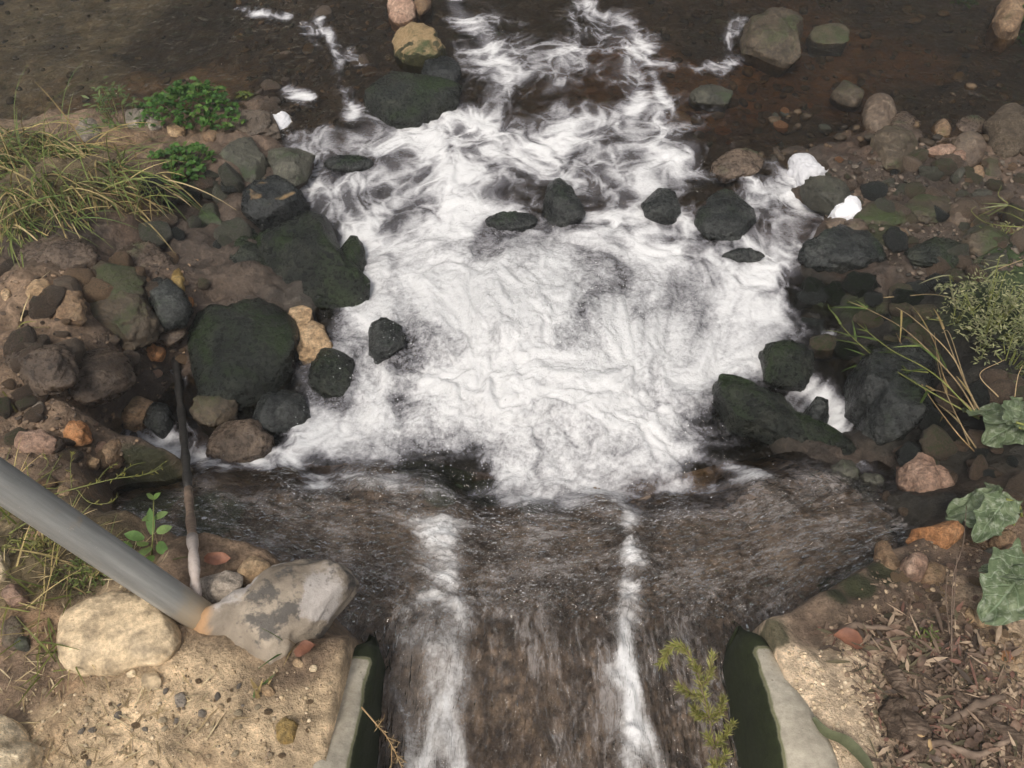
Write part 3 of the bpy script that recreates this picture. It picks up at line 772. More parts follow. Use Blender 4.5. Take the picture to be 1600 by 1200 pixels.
# the two ribs of white water in the channel and the smooth swell between them
h += fi * .014 * np.exp(-((lx - .07) / .07) ** 2) * sstep(1.0, .8, ly)
hgt[ix] = h
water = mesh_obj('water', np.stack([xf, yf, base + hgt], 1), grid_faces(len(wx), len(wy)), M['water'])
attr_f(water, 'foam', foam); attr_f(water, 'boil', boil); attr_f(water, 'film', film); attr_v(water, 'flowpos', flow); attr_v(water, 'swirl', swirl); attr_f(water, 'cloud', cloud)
tag(water, kind='structure')

# ------------------------------------------------------------------ rocks
def ico(sub):
    bm = bmesh.new(); bmesh.ops.create_icosphere(bm, subdivisions=sub, radius=1.0)
    v = np.array([q.co[:] for q in bm.verts]); f = np.array([[q.index for q in c.verts] for c in bm.faces])
    bm.free(); return v / np.linalg.norm(v, axis=1)[:, None], f
ICO = {k: ico(k) for k in (1, 2, 3, 4, 5)}

def rock_shape(dirs, seed, cuts=7, rough=.10, depth=None):
    depth = (.80 if cuts < 5 else .62) if depth is None else depth
    rs = np.random.RandomState(seed)
    v = dirs * 1.0
    off = rs.uniform(-50, 50, 3)
    v = v * (1 + rough * fbm(dirs * 1.5 + off, 4, .5) + rough * .45 * fbm(dirs * 4.5 + off, 4))[:, None]
    for _ in range(cuts):
        n = rs.normal(size=3); n /= np.linalg.norm(n)
        d = rs.uniform(depth, .97)
        k = v @ n - d
        v = v - np.clip(k, 0, None)[:, None] * n[None, :] * .85
    v = v * (1 + .016 * fbm(dirs * 12 + off, 3))[:, None]
    b = np.abs(dirs[:, 2]) < .6
    v[:, :2] /= np.percentile(np.hypot(v[b, 0], v[b, 1]), 80)
    v[:, 2] /= np.percentile(np.abs(v[:, 2]), 99)
    return v

def rock(name, outline, mat, label, cat='stone', on='g', up=None, seed=0, cuts=11, rough=.17, sub=4, group=None, flat=.75, base_lift=None, zmid=None, parent=None, sink=0.0):
    """a stone whose widest section follows an outline seen in the photograph, set at its own height in the place"""
    ol = np.array(outline, dtype=float); c = ol.mean(0)
    p = hit(c[0], c[1], ground_z if on == 'g' else water_z)
    dp = depth_at(*p); size = min(np.ptp(ol[:, 0]), np.ptp(ol[:, 1]) * 1.2) * dp / FPX
    if up is None: up = .36 * size
    zm = p[2] + (-up * .10 if on == 'g' else 0) - sink if zmid is None else zmid
    pts = np.array([on_plane(q[0], q[1] + up * .18 * FPX / dp, zm)[:2] for q in ol])
    cen = pts.mean(0)
    gz = gz1(cen[0], cen[1])
    down = max(zm - gz, 0) + .25 * up + .02
    rel = pts - cen
    ang = np.arctan2(rel[:, 1], rel[:, 0]); rad = np.hypot(rel[:, 0], rel[:, 1])
    o = np.argsort(ang); ang = ang[o]; rad = rad[o]
    ang = np.concatenate([ang - 2 * math.pi, ang, ang + 2 * math.pi]); rad = np.tile(rad, 3)
    v0, f = ICO[sub]
    v = rock_shape(v0, seed, cuts, rough)
    rr_ = np.interp(np.arctan2(v0[:, 1], v0[:, 0]), ang, rad)
    e = .85
    hz = np.sign(v[:, 2]) * np.abs(v[:, 2]) ** flat
    out = np.stack([v[:, 0] * rr_ , v[:, 1] * rr_, np.where(hz > 0, hz * up, hz * down)], 1)
    ob = mesh_obj(name, out, f, M[mat], parent)
    ob.location = (cen[0], cen[1], zm)
    if label: tag(ob, label, cat, group)
    return ob

def ell(px, py, w, h, ang=0, n=18):
    a = math.radians(ang); out = []
    for k in range(n):
        t = 2 * math.pi * k / n
        x, y = math.cos(t) * w / 2, math.sin(t) * h / 2
        out.append((px + x * math.cos(a) - y * math.sin(a), py + x * math.sin(a) + y * math.cos(a)))
    return out

B, S, C_ = 'boulder', 'stone', 'cobble'
ROCKS = [
 # name, outline, material, on, label, extra
 (B, ell(640,148,150,72,-8), 'mossdark','w','broad dark green boulder at the stream edge below the tan topped rock',dict(up=.09,seed=1)),
 (S, ell(655,78,78,56,18), 'tanmoss','w','tan topped mossy rock standing in the dark shallow stream',dict(up=.10,seed=2,cuts=9)),
 (S, ell(692,112,60,40), 'blackscuff','w','small blackish rock touching the tan topped mossy rock',dict(seed=3,up=.05)),
 (S, ell(628,10,44,44,20), 'pink','w','broken pinkish rock in the dark upstream shallows',dict(seed=4,up=.07,cuts=10)),
 (S, ell(660,6,26,30), 'tandamp','w','little tan chip of rock beside the broken pinkish rock',dict(seed=5,up=.05)),
 (B, ell(545,254,78,22), 'blackwet','w','smooth black hump of rock almost drowned in the left foam',dict(seed=6,up=.02,cuts=2,rough=.04)),
 (C_, ell(392,194,92,46,8), 'rustend','g','rounded brown cobble with a rusty orange end beside the stray foam lump',dict(seed=7,cuts=4)),
 (S, ell(228,193,68,34,12), 'grey','g','pale grey angular stone between the cress and the grass',dict(seed=8,cuts=10,up=.05)),
 (S, ell(200,220,72,34,5), 'tandamp','g','low tan stone in front of the pale grey angular stone',dict(seed=9,up=.04)),
 (S, ell(140,205,44,32), 'grey','g','dull grey stone half hidden by drooping grass',dict(seed=10,up=.04)),
 (S, ell(275,203,30,20), 'tan','g','small tan stone tucked between the two cress clumps',dict(seed=11)),
 (S, ell(330,212,26,16), 'tandamp','g','small flat stone beside the rusty ended cobble',dict(seed=12)),
 (B, ell(378,252,80,66), 'greygreen','g','olive grey boulder under the rusty ended cobble',dict(seed=13,up=.07)),
 (B, ell(456,256,78,58,5), 'greygreen','g','squarish olive grey rock at the left rim of the foam',dict(seed=14,up=.06,cuts=10)),
 (B, [(375,330),(390,302),(430,290),(462,300),(478,325),(468,348),(430,352),(395,352)], 'blackscuff','w','glossy black boulder with tan scuff marks on its top',dict(seed=15,up=.11,cuts=6,sub=5)),
 (B, ell(335,357,52,60,10), 'greygreen','w','dull green rock left of the scuffed black boulder',dict(seed=16,up=.08,cuts=4)),
 (B, [(405,400),(420,365),(470,348),(520,345),(545,375),(552,420),(572,462),(545,488),(470,482),(415,455)], 'mossdark','w','largest black mossy boulder at the left side of the boiling water',dict(seed=17,up=.14,sub=5,cuts=6)),
 (B, [(318,400),(340,372),(385,368),(425,385),(432,430),(420,465),(370,475),(335,450)], 'mossdark','w','knobbly black mossy boulder against the largest mossy boulder',dict(seed=18,up=.12,sub=5,cuts=5,rough=.2)),
 (B, [(318,505),(370,488),(440,482),(468,500),(466,540),(452,580),(430,610),(380,628),(322,628),(303,605)], 'mossdark','w','flat topped dark green boulder with the stick leaning past it',dict(seed=219,up=.11,sub=5,cuts=14,flat=.36,rough=.14)),
 (S, [(449,477),(470,473),(486,476),(489,502),(512,520),(524,545),(505,562),(478,562),(466,535),(457,505)], 'tan','w','bright tan patch of bare rock between dark boulders and spray',dict(seed=20,up=.045,cuts=14,flat=.6,rough=.22,sub=5)),
 (B, ell(520,580,66,80,10), 'mossdark','w','dark green rock washed by spray below the bare tan rock',dict(seed=21,up=.04,cuts=5)),
 (B, ell(545,420,40,110,10), 'mossdark','w','steep wet rock edge washed by the boiling water',dict(seed=121,up=.05,cuts=5)),
 (S, ell(340,640,72,44), 'mossbrown','w','yellow green mossy stone under the flat topped boulder',dict(seed=22,up=.05)),
 (B, ell(372,690,98,74,-10), 'brownwet','w','wet brown rock beside the foam at the apron corner',dict(seed=23,up=.06,cuts=5)),
 (B, ell(440,640,90,60,-20), 'blackwet','w','slick black rock below the flat topped boulder',dict(seed=24,up=.05)),
 (B, ell(195,492,104,82,12), 'mossbrown','g','mossy brown rock on the left mud bank',dict(seed=25,up=.08,cuts=6)),
 (B, ell(263,472,66,66), 'blackwet','g','round black stone right of the mossy brown rock',dict(seed=26,up=.07,cuts=4)),
 (S, ell(277,442,20,52,-4), 'yellow','g','thin yellow ochre stone standing by the round black stone',dict(seed=27,up=.025)),
 (S, ell(294,470,16,14), 'orange','g','tiny orange stone next to the round black stone',dict(seed=28)),
 (S, ell(98,470,74,58,10), 'tandamp','g','rough tan lump on the left mud bank',dict(seed=29,up=.05,cuts=10,rough=.2)),
 (S, ell(62,453,40,26,-30), 'tan','g','tan chip leaning on the rough tan lump',dict(seed=30,up=.03)),
 (S, ell(10,460,18,18), 'tan','g','small tan pebble at the mud edge below the drooping grass',dict(seed=31)),
 (B, ell(180,440,100,56,6), 'mossbrown','g','olive boulder sunk in the mud below the grass',dict(seed=32,up=.05,cuts=4)),
 (B, ell(95,400,120,52), 'brownwet','g','low muddy hump of rock right under the drooping grass',dict(seed=33,up=.04,cuts=3)),
 (B, ell(215,408,110,58,8), 'brownwet','g','wet brown hump beside the white fleck of foam',dict(seed=34,up=.04,cuts=3)),
 (B, ell(150,585,116,96), 'brownwet','g','hollowed wet brown boulder in the middle of the mud bank',dict(seed=35,up=.07,cuts=7,rough=.18)),
 (B, ell(65,570,104,76), 'brownwet','g','dull mud covered boulder on the left bank',dict(seed=36,up=.05)),
 (S, ell(240,545,38,28,20), 'orange','g','wet reddish stone in the trickle by the stick tip',dict(seed=37,up=.025)),
 (S, ell(262,520,70,36,8), 'brownwet','g','smooth brown stone above the wet reddish stone',dict(seed=38,up=.03)),
 (S, ell(212,638,74,50,-15), 'tandamp','g','tan wet stone at the edge of the small side pool',dict(seed=39,up=.035)),
 (S, ell(250,655,50,46), 'blackwet','w','dark pitted stone in the small side pool left of the stick',dict(seed=40,up=.04)),
 (S, ell(120,676,42,36,-20), 'orange','g','orange tan stone on the mud above the leaning pipe',dict(seed=41,up=.035,cuts=9)),
 (S, ell(178,706,30,42,15), 'tandamp','g','squarish tan stone at the rim of the small side pool',dict(seed=42,up=.03,cuts=9)),
 (S, ell(141,720,32,18,-5), 'tan','g','small oval tan stone left of the squarish tan stone',dict(seed=43)),
 (S, ell(55,690,64,36), 'pink','g','dusky pink stone sunk in mud above the leaning pipe',dict(seed=44,up=.02)),
 (S, ell(100,770,24,22), 'tan','g','small tan stone under the weed stem beside the pipe',dict(seed=45)),
 (S, ell(60,635,20,18), 'grey','g','small pale grey pebble on the left mud',dict(seed=46)),
 (B, ell(320,575,40,70,10), 'brownwet','w','wet rock face behind the tip of the stick',dict(seed=47,up=.03)),
 # rocks in the pool
 (B, [(848,325),(855,298),(872,285),(888,298),(902,318),(905,340),(880,345),(855,342)], 'blackwet','w','small peaked black rock standing in the middle of the foam',dict(seed=50,up=.09,cuts=6)),
 (B, ell(1034,322,58,50), 'blackwet','w','round dark rock in the foam left of the big black one',dict(seed=51,up=.06,cuts=4)),
 (B, [(1068,342),(1095,318),(1145,298),(1168,318),(1174,350),(1150,368),(1110,366),(1080,358)], 'blackwet','w','big smooth black rock wedge in the right of the foam',dict(seed=52,up=.055,cuts=9,sub=5,rough=.10,flat=.8)),
 (S, ell(1160,399,62,18,5), 'blackwet','w','low black stone awash below the smooth black wedge',dict(seed=53,up=.03)),
 (B, ell(602,530,62,60), 'blackwet','w','wet dark rock in the spray right of the bare tan rock',dict(seed=54,up=.04,cuts=5)),
 (S, ell(800,346,84,26), 'blackwet','w','flat dark rock awash left of the peaked black rock',dict(seed=56,up=.03,cuts=3,sink=.004)),
 (S, ell(1112,150,62,30), 'greygreen','w','dark flat rock in the shallow rapids above the foam strands',dict(seed=57,up=.03)),
 (S, ell(1060,190,46,26,10), 'tandamp','g','drowned tan brown rock beside the foam strands',dict(seed=59,up=.03)),
 (S, ell(1150,255,90,40,-8), 'brownwet','w','brown rock breaking the shallow rapids right of the foam',dict(seed=60,up=.03)),
 # right side
 (B, [(1165,60),(1180,38),(1215,30),(1245,45),(1252,70),(1240,98),(1215,108),(1180,90)], 'mossbrown','w','lone mossy boulder out in the dark stream',dict(seed=65,up=.12,sub=5,cuts=7)),
 (S, ell(1295,52,60,40), 'mossbrown','w','drowned greenish rock behind the lone mossy boulder',dict(seed=66,up=.012)),
 (S, ell(1322,146,50,34,15), 'mossbrown','w','triangular mossy stone at the rim of the dark stream',dict(seed=67,up=.05,cuts=10)),
 (C_, ell(1371,182,50,62,-8), 'brown','g','smooth round brown cobble standing on the right gravel bar',dict(seed=68,cuts=2,rough=.05,up=.08)),
 (S, ell(1408,196,36,40), 'brownwet','g','small brown stone touching the smooth round cobble',dict(seed=69)),
 (B, ell(1390,236,78,62), 'mossbrown','g','moss streaked boulder below the smooth round cobble',dict(seed=70,up=.07,cuts=5)),
 (S, ell(1467,207,28,40,-10), 'tandamp','g','upright tan stone with a mossy foot on the gravel bar',dict(seed=71,up=.06)),
 (C_, ell(1511,233,52,48,20), 'brown','g','smooth two toned cobble left of the pitted rock',dict(seed=72,cuts=2,rough=.05,up=.06)),
 (C_, ell(1516,197,46,30), 'brownwet','g','wet cobble behind the smooth two toned cobble',dict(seed=73,cuts=3)),
 (B, ell(1569,207,70,74,20), 'conglomerate','g','pitted rough brown rock at the edge of the dark stream',dict(seed=74,up=.09,cuts=6,rough=.13,sub=5)),
 (S, ell(1468,238,46,18,-8), 'pink','g','flat pinkish stone on the gravel bar',dict(seed=75,up=.03,cuts=9)),
 (S, ell(1492,247,42,20,-20), 'pink','g','pale tipped stone lapping over the flat pinkish stone',dict(seed=76,up=.03,cuts=9)),
 (S, ell(1527,271,22,24), 'tandamp','g','small round stone with a pale stripe on the gravel bar',dict(seed=77,cuts=2)),
 (S, ell(1549,264,28,44,-15), 'brown','g','upright brown stone right of the striped small stone',dict(seed=78)),
 (S, ell(1499,270,16,18), 'greygreen','g','little grey pebble left of the striped small stone',dict(seed=79)),
 (B, ell(1572,32,38,58,5), 'tandamp','w','tall tan rock at the far corner beside green leaves',dict(seed=80,up=.10)),
 (S, ell(1578,8,50,24), 'tandamp','w','flat tan rock behind the tall tan corner rock',dict(seed=81,up=.06)),
 (B, ell(1290,302,72,48,10), 'greygreen','g','olive rock between the two white foam lumps',dict(seed=82,up=.06,cuts=5)),
 (S, ell(1307,352,32,28), 'brown','g','brown pebble under the hooked white foam lump',dict(seed=83)),
 (S, ell(1336,356,36,28), 'brown','g','larger brown pebble right below the hooked white foam lump',dict(seed=84)),
 (B, [(1250,405),(1275,375),(1310,365),(1350,370),(1380,390),(1370,420),(1320,430),(1275,425)], 'blackwet','w','long black wet boulder closing off the right foam',dict(seed=85,up=.09,sub=5,cuts=8)),
 (S, ell(1406,368,28,26,-10), 'tandamp','g','tan pebble on green slime above the black boulder',dict(seed=86,up=.03)),
 (B, ell(1380,335,84,40), 'mossbrown','g','flat slimy green rock behind the long black boulder',dict(seed=87,up=.03,cuts=4)),
 (B, ell(1450,325,72,44), 'mossbrown','g','green slimy rock in the middle of the right gravel',dict(seed=88,up=.03,cuts=4)),
 (S, ell(1500,335,42,34), 'brown','g','dull brown stone beside the green slimy rock',dict(seed=89)),
 (S, ell(1535,308,32,30), 'greygreen','g','grey stone under the pale tendrils',dict(seed=90)),
 (B, ell(1540,375,72,48), 'mossbrown','g','brown rock below the pale tendrils',dict(seed=91,up=.05)),
 (B, ell(1462,395,92,48), 'mossdark','g','dark slimy slab between gravel and pale bush',dict(seed=92,up=.03,cuts=4)),
 (B, ell(1225,572,80,84,-20), 'mossdark','w','dark mossy rock at the right edge of the boiling water',dict(seed=93,up=.07,sub=5,cuts=6)),
 (B, [(1085,622),(1108,600),(1135,597),(1175,618),(1240,648),(1300,678),(1318,705),(1290,714),(1235,700),(1170,682),(1105,655)], 'mossdark','w','long green mossy rock lying like a log beside the apron',dict(seed=94,up=.10,sub=5,cuts=5,flat=.55)),
 (S, ell(1268,650,40,48,10), 'blackwet','w','black stone perched behind the long mossy rock',dict(seed=95,up=.08)),
 (B, [(1330,572),(1362,552),(1410,556),(1448,605),(1438,672),(1390,715),(1352,700),(1340,650),(1318,610)], 'blackwet','w','tall black rock face right of the pale still pool',dict(seed=96,up=.20,sub=5,cuts=9,flat=.5)),
 (B, ell(1310,746,58,46,-10), 'greygreen','g','dark rounded cobble at the right end of the apron',dict(seed=97,up=.06,cuts=3)),
 (B, ell(1356,763,50,48,10), 'greygreen','g','dark rounded cobble wedged against the tan rock',dict(seed=98,up=.06,cuts=3)),
 (S, [(1413,715),(1432,712),(1446,738),(1482,762),(1478,788),(1435,800),(1415,775)], 'pink','g','jagged tan rock leaning on the dark right bank',dict(seed=99,up=.09,cuts=11,sub=5)),
 (S, ell(1462,838,80,44,8), 'orange','g','bright orange crumbly rock with moss on its edge',dict(seed=100,up=.07,cuts=8,rough=.16,sub=5)),
 (S, ell(1424,886,42,44,-10), 'pink','g','tan and white stone below the orange crumbly rock',dict(seed=101,up=.05,cuts=8)),
 (S, ell(1455,900,44,38,30), 'tandamp','g','brown stone leaning on the tan and white stone',dict(seed=102,up=.03)),
 (S, ell(1385,870,28,50,-20), 'tandamp','g','knotty brown stone at the drying edge of the apron',dict(seed=103,up=.03,rough=.2)),
 (S, ell(1533,966,30,38,-20), 'tan','g','tan angular stone under the lowest broad leaf',dict(seed=104,up=.03,cuts=9)),
 (S, ell(1514,962,14,30,-5), 'tan','g','narrow tan stone left of the tan angular stone',dict(seed=105,up=.02)),
 (S, ell(1541,1010,22,20), 'tan','g','small blocky tan stone in leaf litter on the right bank',dict(seed=106,cuts=9)),
 (S, ell(1571,1025,22,20), 'orange','g','ochre pebble on the sandy right bank',dict(seed=107)),
 (S, ell(1541,1046,18,18), 'tan','g','pale pebble below the small blocky tan stone',dict(seed=108,cuts=9)),
 (S, ell(1594,1034,18,16), 'tan','g','tan pebble right of the ochre pebble',dict(seed=109)),
 (S, ell(1565,842,40,26,-20), 'tandamp','g','brown stone between the two lower broad leaves',dict(seed=110,up=.03)),
 (S, ell(1530,843,18,14), 'tandamp','g','small brown stone below the middle broad leaf',dict(seed=111)),
 (S, ell(1547,864,28,18), 'greygreen','g','grey stone half hidden between the broad leaves',dict(seed=112)),
 (S, ell(1585,865,42,22), 'tandamp','g','reddish stone at the stem of the lowest broad leaf',dict(seed=113)),
 # bottom left
 (B, [(300,968),(318,952),(345,948),(400,915),(470,874),(540,880),(560,900),(545,925),(520,955),(470,1000),(430,1036),(390,1034),(350,1002),(315,1002),(300,985)], 'patched','g','large grey boulder with white and dark patches and an orange tip at the pipe foot',dict(seed=114,up=.085,sub=5,cuts=3,rough=.08)),
 (B, [(90,1000),(100,962),(145,935),(215,928),(265,950),(282,985),(272,1022),(215,1035),(150,1048),(100,1036)], 'slabstone','g','broad rounded dusty tan slab under the leaning pipe',dict(seed=115,up=.034,sub=5,cuts=1,rough=.05,flat=.6)),
 (S, ell(345,918,86,46,-12), 'grey','g','flat whitish grey block behind the patched boulder',dict(seed=116,up=.035,cuts=11,flat=.5)),
 (S, ell(400,892,62,40,-15), 'tan','g','crumbly tan stone above the patched boulder',dict(seed=117,up=.04,cuts=9)),
 (B, [(-40,1140),(0,1122),(30,1118),(48,1150),(75,1172),(76,1210),(50,1260),(-40,1260)], 'pale','g','pale cream limestone rock on the dry dirt',dict(seed=118,up=.08,sub=5,cuts=11)),
 (S, ell(4,888,36,66,15), 'pale','g','pale oval stone in the weeds below the pipe',dict(seed=119,up=.04,cuts=6)),
 (S, ell(28,932,44,34), 'pink','g','pinkish stone in front of the pale oval stone',dict(seed=120,up=.035,cuts=9)),
 (S, ell(20,990,34,54,20), 'brown','g','dark brown wedge of stone in dead grass left of the slab',dict(seed=122,up=.02)),
 (S, ell(38,1005,26,24), 'greygreen','g','blue grey stone chip left of the dusty slab',dict(seed=123,up=.02)),
 (S, ell(283,1093,20,26,20), 'grey','g','grey chip lying on the dry dirt below the slab',dict(seed=124,up=.012)),
 (S, ell(238,1062,36,30,10), 'slabstone','g','dusty stone half buried in front of the slab',dict(seed=125,up=.015)),
 (S, ell(450,1140,34,46,10), 'yellow','g','ochre stone half buried beside the left concrete wall',dict(seed=126,up=.015)),
 (S, ell(206,1052,16,14), 'pale','g','small whitish pebble at the front rim of the slab',dict(seed=127)),
 (S, ell(418,1078,28,20), 'tan','g','small tan stone near the small green seedling',dict(seed=128,up=.012)),
 (S, ell(466,1036,18,16), 'tan','g','small tan stone by the red dead leaf',dict(seed=129)),
 (S, ell(490,1045,14,14), 'pale','g','pale pebble right of the red dead leaf',dict(seed=130)),
 (S, ell(75,752,30,22,10), 'tandamp','g','brown stone under the pipe beside the weeds',dict(seed=131,up=.02)),
 (S, ell(70,840,60,30,-10), 'tandamp','g','reddish clod of stone in the weeds under the pipe',dict(seed=132,up=.025)),
]
for nm, ol, mt, on, lab, ex in ROCKS:
    wd = np.ptp(np.array(ol)[:, 0])
    ex.setdefault('sub', 5 if wd > 70 else (4 if wd > 26 else 3))
    if 'cuts' in ex and 4 <= ex['cuts'] <= 8: ex['cuts'] += 4
    rock(nm, ol, mt, lab, nm if nm != 'cobble' else 'stone', on, **ex)

# pebbles one can count, in four neighbourhoods; each is its own object sharing a few meshes
PEB = []
for k in range(7):
    v = rock_shape(ICO[2][0], 400 + k, 6, .14)
    v = v * np.array([1, R.uniform(.62, .9), R.uniform(.45, .65)])
    PEB.append((v, ICO[2][1]))
pmesh = {}
def pebble(px, py, size, mat, label, group, k):
    key = (k, mat)
    p = hit(px, py); s = size * depth_at(*p) / FPX / 2
    if key not in pmesh:
        o = mesh_obj('pebble', PEB[k][0], PEB[k][1], M[mat]); pmesh[key] = o.data
    else:
        o = bpy.data.objects.new('pebble', pmesh[key]); COL.objects.link(o)
    o.location = (p[0], p[1], p[2] + s * .18); o.scale = (s, s, s)
    o.rotation_euler = (R.uniform(-.3, .3), R.uniform(-.3, .3), R.uniform(0, 6.28))
    tag(o, label, 'pebble', group)
def in_poly(poly):
    a = np.array(poly, float); x0, y0 = a.min(0); x1, y1 = a.max(0)
    while True:
        x, y = R.uniform(x0, x1), R.uniform(y0, y1)
        if poly_sd(a, [x], [y])[0] < 0: return x, y
PZ = [([(0,420),(300,420),(300,560),(210,680),(180,740),(0,700)], 46, (9, 24), ['brownwet','tandamp','tandamp','brown','pink'], 'small brownish pebble stuck in the left mud bank', 'pebbles in the left mud bank'),
      ([(1270,290),(1330,260),(1420,240),(1590,260),(1590,400),(1430,430),(1350,370)], 60, (9, 24), ['brown','greygreen','brownwet','tandamp','mossbrown'], 'small dark pebble on the right gravel bar', 'pebbles on the right gravel bar'),
      ([(1390,880),(1590,880),(1590,1010),(1500,1050),(1400,970)], 52, (9, 22), ['tan','tandamp','tan','pink','brown'], 'small tan pebble below the orange rock on the right bank', 'pebbles below the orange rock'),
      ([(60,1060),(300,1040),(520,1060),(470,1195),(100,1195)], 52, (7, 16), ['slabstone','tan','pale','grey','slabstone'], 'small dusty pebble on the dry dirt beside the left wall', 'pebbles on the dry dirt'),
      ([(330,0),(620,0),(620,110),(540,190),(440,200),(400,120)], 40, (10, 26), ['brownwet','brown','tandamp','greygreen','brownwet'], 'small drowned pebble in the shallows by the cress', 'pebbles in the upstream shallows'),
      ([(1050,120),(1250,140),(1340,200),(1340,280),(1180,270),(1100,230)], 36, (12, 30), ['brownwet','brown','tandamp','greygreen','orange'], 'small drowned pebble in the shallow rapids beside the foam', 'pebbles in the right rapids')]
for poly, n, (a, b), mats, lab, grp in PZ:
    for k in range(n):
        x, y = in_poly(poly)
        pebble(x, y, a + (b - a) * R.random() ** 1.8, R.choice(mats), lab, grp, R.randrange(7))

# rubble: broken stones bigger than pebbles
RUB = []
for k in range(9):
    v = rock_shape(ICO[3][0], 500 + k, 13, .26) * np.array([1, R.uniform(.6, .95), R.uniform(.5, .75)])
    RUB.append(v)
rmesh = {}
def rubble(px, py, size, mat, label, group):
    k = R.randrange(9); key = (k, mat); p = hit(px, py); s = size * depth_at(*p) / FPX / 2
    if key not in rmesh:
        o = mesh_obj('broken_stone', RUB[k], ICO[3][1], M[mat]); rmesh[key] = o.data
    else:
        o = bpy.data.objects.new('broken_stone', rmesh[key]); COL.objects.link(o)
    o.location = (p[0], p[1], p[2] + s * .08); o.scale = (s, s, s)
    o.rotation_euler = (R.uniform(-.4, .4), R.uniform(-.4, .4), R.uniform(0, 6.28)); tag(o, label, 'stone', group)
for poly, n, (a, b), mats, lab, grp in [
   ([(0,400),(320,390),(320,520),(210,690),(180,740),(0,700)], 60, (22, 62), ['brownwet','brownwet','brown','mossbrown','tandamp'], 'broken brown stone bedded in the muddy left bank', 'broken stones in the left bank'),
   ([(230,260),(460,270),(440,340),(320,400),(230,380)], 22, (24, 60), ['brownwet','greygreen','blackwet'], 'broken wet stone between the cress and the black boulders', 'broken stones below the cress'),
   ([(1260,300),(1330,250),(1600,250),(1600,430),(1440,450),(1370,370)], 70, (18, 52), ['brownwet','greygreen','mossbrown','brown','blackwet'], 'broken dark stone bedded in the right gravel bar', 'broken stones in the right gravel bar'),
   ([(1260,440),(1440,440),(1460,560),(1300,560),(1240,500)], 34, (20, 60), ['mossdark','blackwet','mossbrown','mossdark'], 'broken dark mossy stone between the boiling water and the olive herb', 'broken stones behind the grass stalks'),
   ([(1420,560),(1600,600),(1600,800),(1500,830),(1400,700)], 40, (20, 70), ['brownwet','blackwet','brownwet','mossbrown'], 'broken dark stone in the shade of the broad leaves', 'broken stones under the broad leaves'),
   ([(1290,730),(1420,730),(1420,900),(1370,860)], 14, (18, 50), ['brownwet','blackwet','greygreen'], 'broken wet stone along the right edge of the apron', 'broken stones along the apron'),
   ([(380,10),(600,10),(600,120),(500,190),(420,190)], 26, (16, 44), ['brownwet','brownwet','brown'], 'broken drowned stone in the upstream shallows', 'broken stones in the shallows')]:
    for _ in range(n):
        x, y = in_poly(poly); rubble(x, y, a + (b - a) * R.random() ** 1.6, R.choice(mats), lab, grp)

# finer gravel that nobody could count
GRIT = [rock_shape(ICO[1][0], 800 + k, 3, .2) * np.array([1, .8, .55]) for k in range(16)]
def scatter_mesh(name, items, mat, kind='stuff'):
    """items: (verts, faces, tint) joined into one mesh"""
    V, F, T = [], [], []; n = 0
    for v, f, c in items:
        V.append(v); F.append(f + n); T.append(np.tile(np.array(c)[None, :], (len(v), 1))); n += len(v)
    o = mesh_obj(name, np.concatenate(V), np.concatenate(F), mat)
    attr_v(o, 'tint', np.concatenate(T))
    if kind: o['kind'] = kind
    return o
def rot(v, a, b, c):
    return v @ np.array(Matrix.Rotation(a, 3, 'X') @ Matrix.Rotation(b, 3, 'Y') @ Matrix.Rotation(c, 3, 'Z'))
GZ = [([(0,400),(310,400),(310,560),(210,700),(180,760),(0,720)], 700, (.003, .010), [(.10,.07,.05),(.17,.12,.08),(.06,.045,.035),(.24,.16,.10)]),
      ([(1250,290),(1330,240),(1430,220),(1600,250),(1600,420),(1430,440),(1300,360)], 800, (.004, .014), [(.07,.055,.04),(.11,.09,.07),(.04,.035,.028),(.16,.12,.09)]),
      ([(1380,860),(1600,820),(1600,1200),(1380,1200),(1300,1000)], 900, (.002, .007), [(.26,.19,.13),(.19,.135,.09),(.12,.085,.06),(.32,.24,.16)]),
      ([(60,1040),(300,1030),(540,1050),(470,1200),(0,1200)], 420, (.0015, .005), [(.42,.32,.20),(.34,.25,.15),(.5,.4,.27),(.28,.21,.14)]),
      ([(1190,1020),(1340,1000),(1400,1100),(1380,1200),(1270,1180)], 380, (.0015, .005), [(.55,.43,.29),(.44,.34,.22),(.6,.49,.35)]),
      ([(330,0),(640,0),(620,120),(540,200),(430,210),(380,120)], 420, (.006, .02), [(.07,.05,.035),(.11,.08,.055),(.045,.035,.026),(.15,.10,.06)]),
      ([(1000,0),(1600,0),(1600,240),(1350,240),(1150,270),(1050,200)], 380, (.008, .035), [(.055,.038,.022),(.075,.048,.027),(.035,.027,.018),(.09,.06,.034)]),
      ([(0,0),(330,0),(330,130),(0,180)], 60, (.008, .03), [(.10,.085,.06),(.11,.09,.06),(.05,.042,.03)])]
items = []
for poly, n, (a, b), cols in GZ:
    for _ in range(n):
        x, y = in_poly(poly); p = hit(x, y); s = a + (b - a) * R.random() ** 2
        v = PEB[R.randrange(7)][0] if s > .006 else GRIT[R.randrange(16)]
        f = PEB[0][1] if s > .006 else ICO[1][1]
        items.append((rot(v * s, R.uniform(-.4, .4), R.uniform(-.4, .4), R.uniform(0, 6.28)) + p + np.array([0, 0, s * .2]), f, np.array(R.choice(cols)) * R.uniform(.7, 1.3)))
tag(scatter_mesh('gravel', items, M['gravel']), 'loose gravel and grit strewn over banks and stream bed', 'gravel')

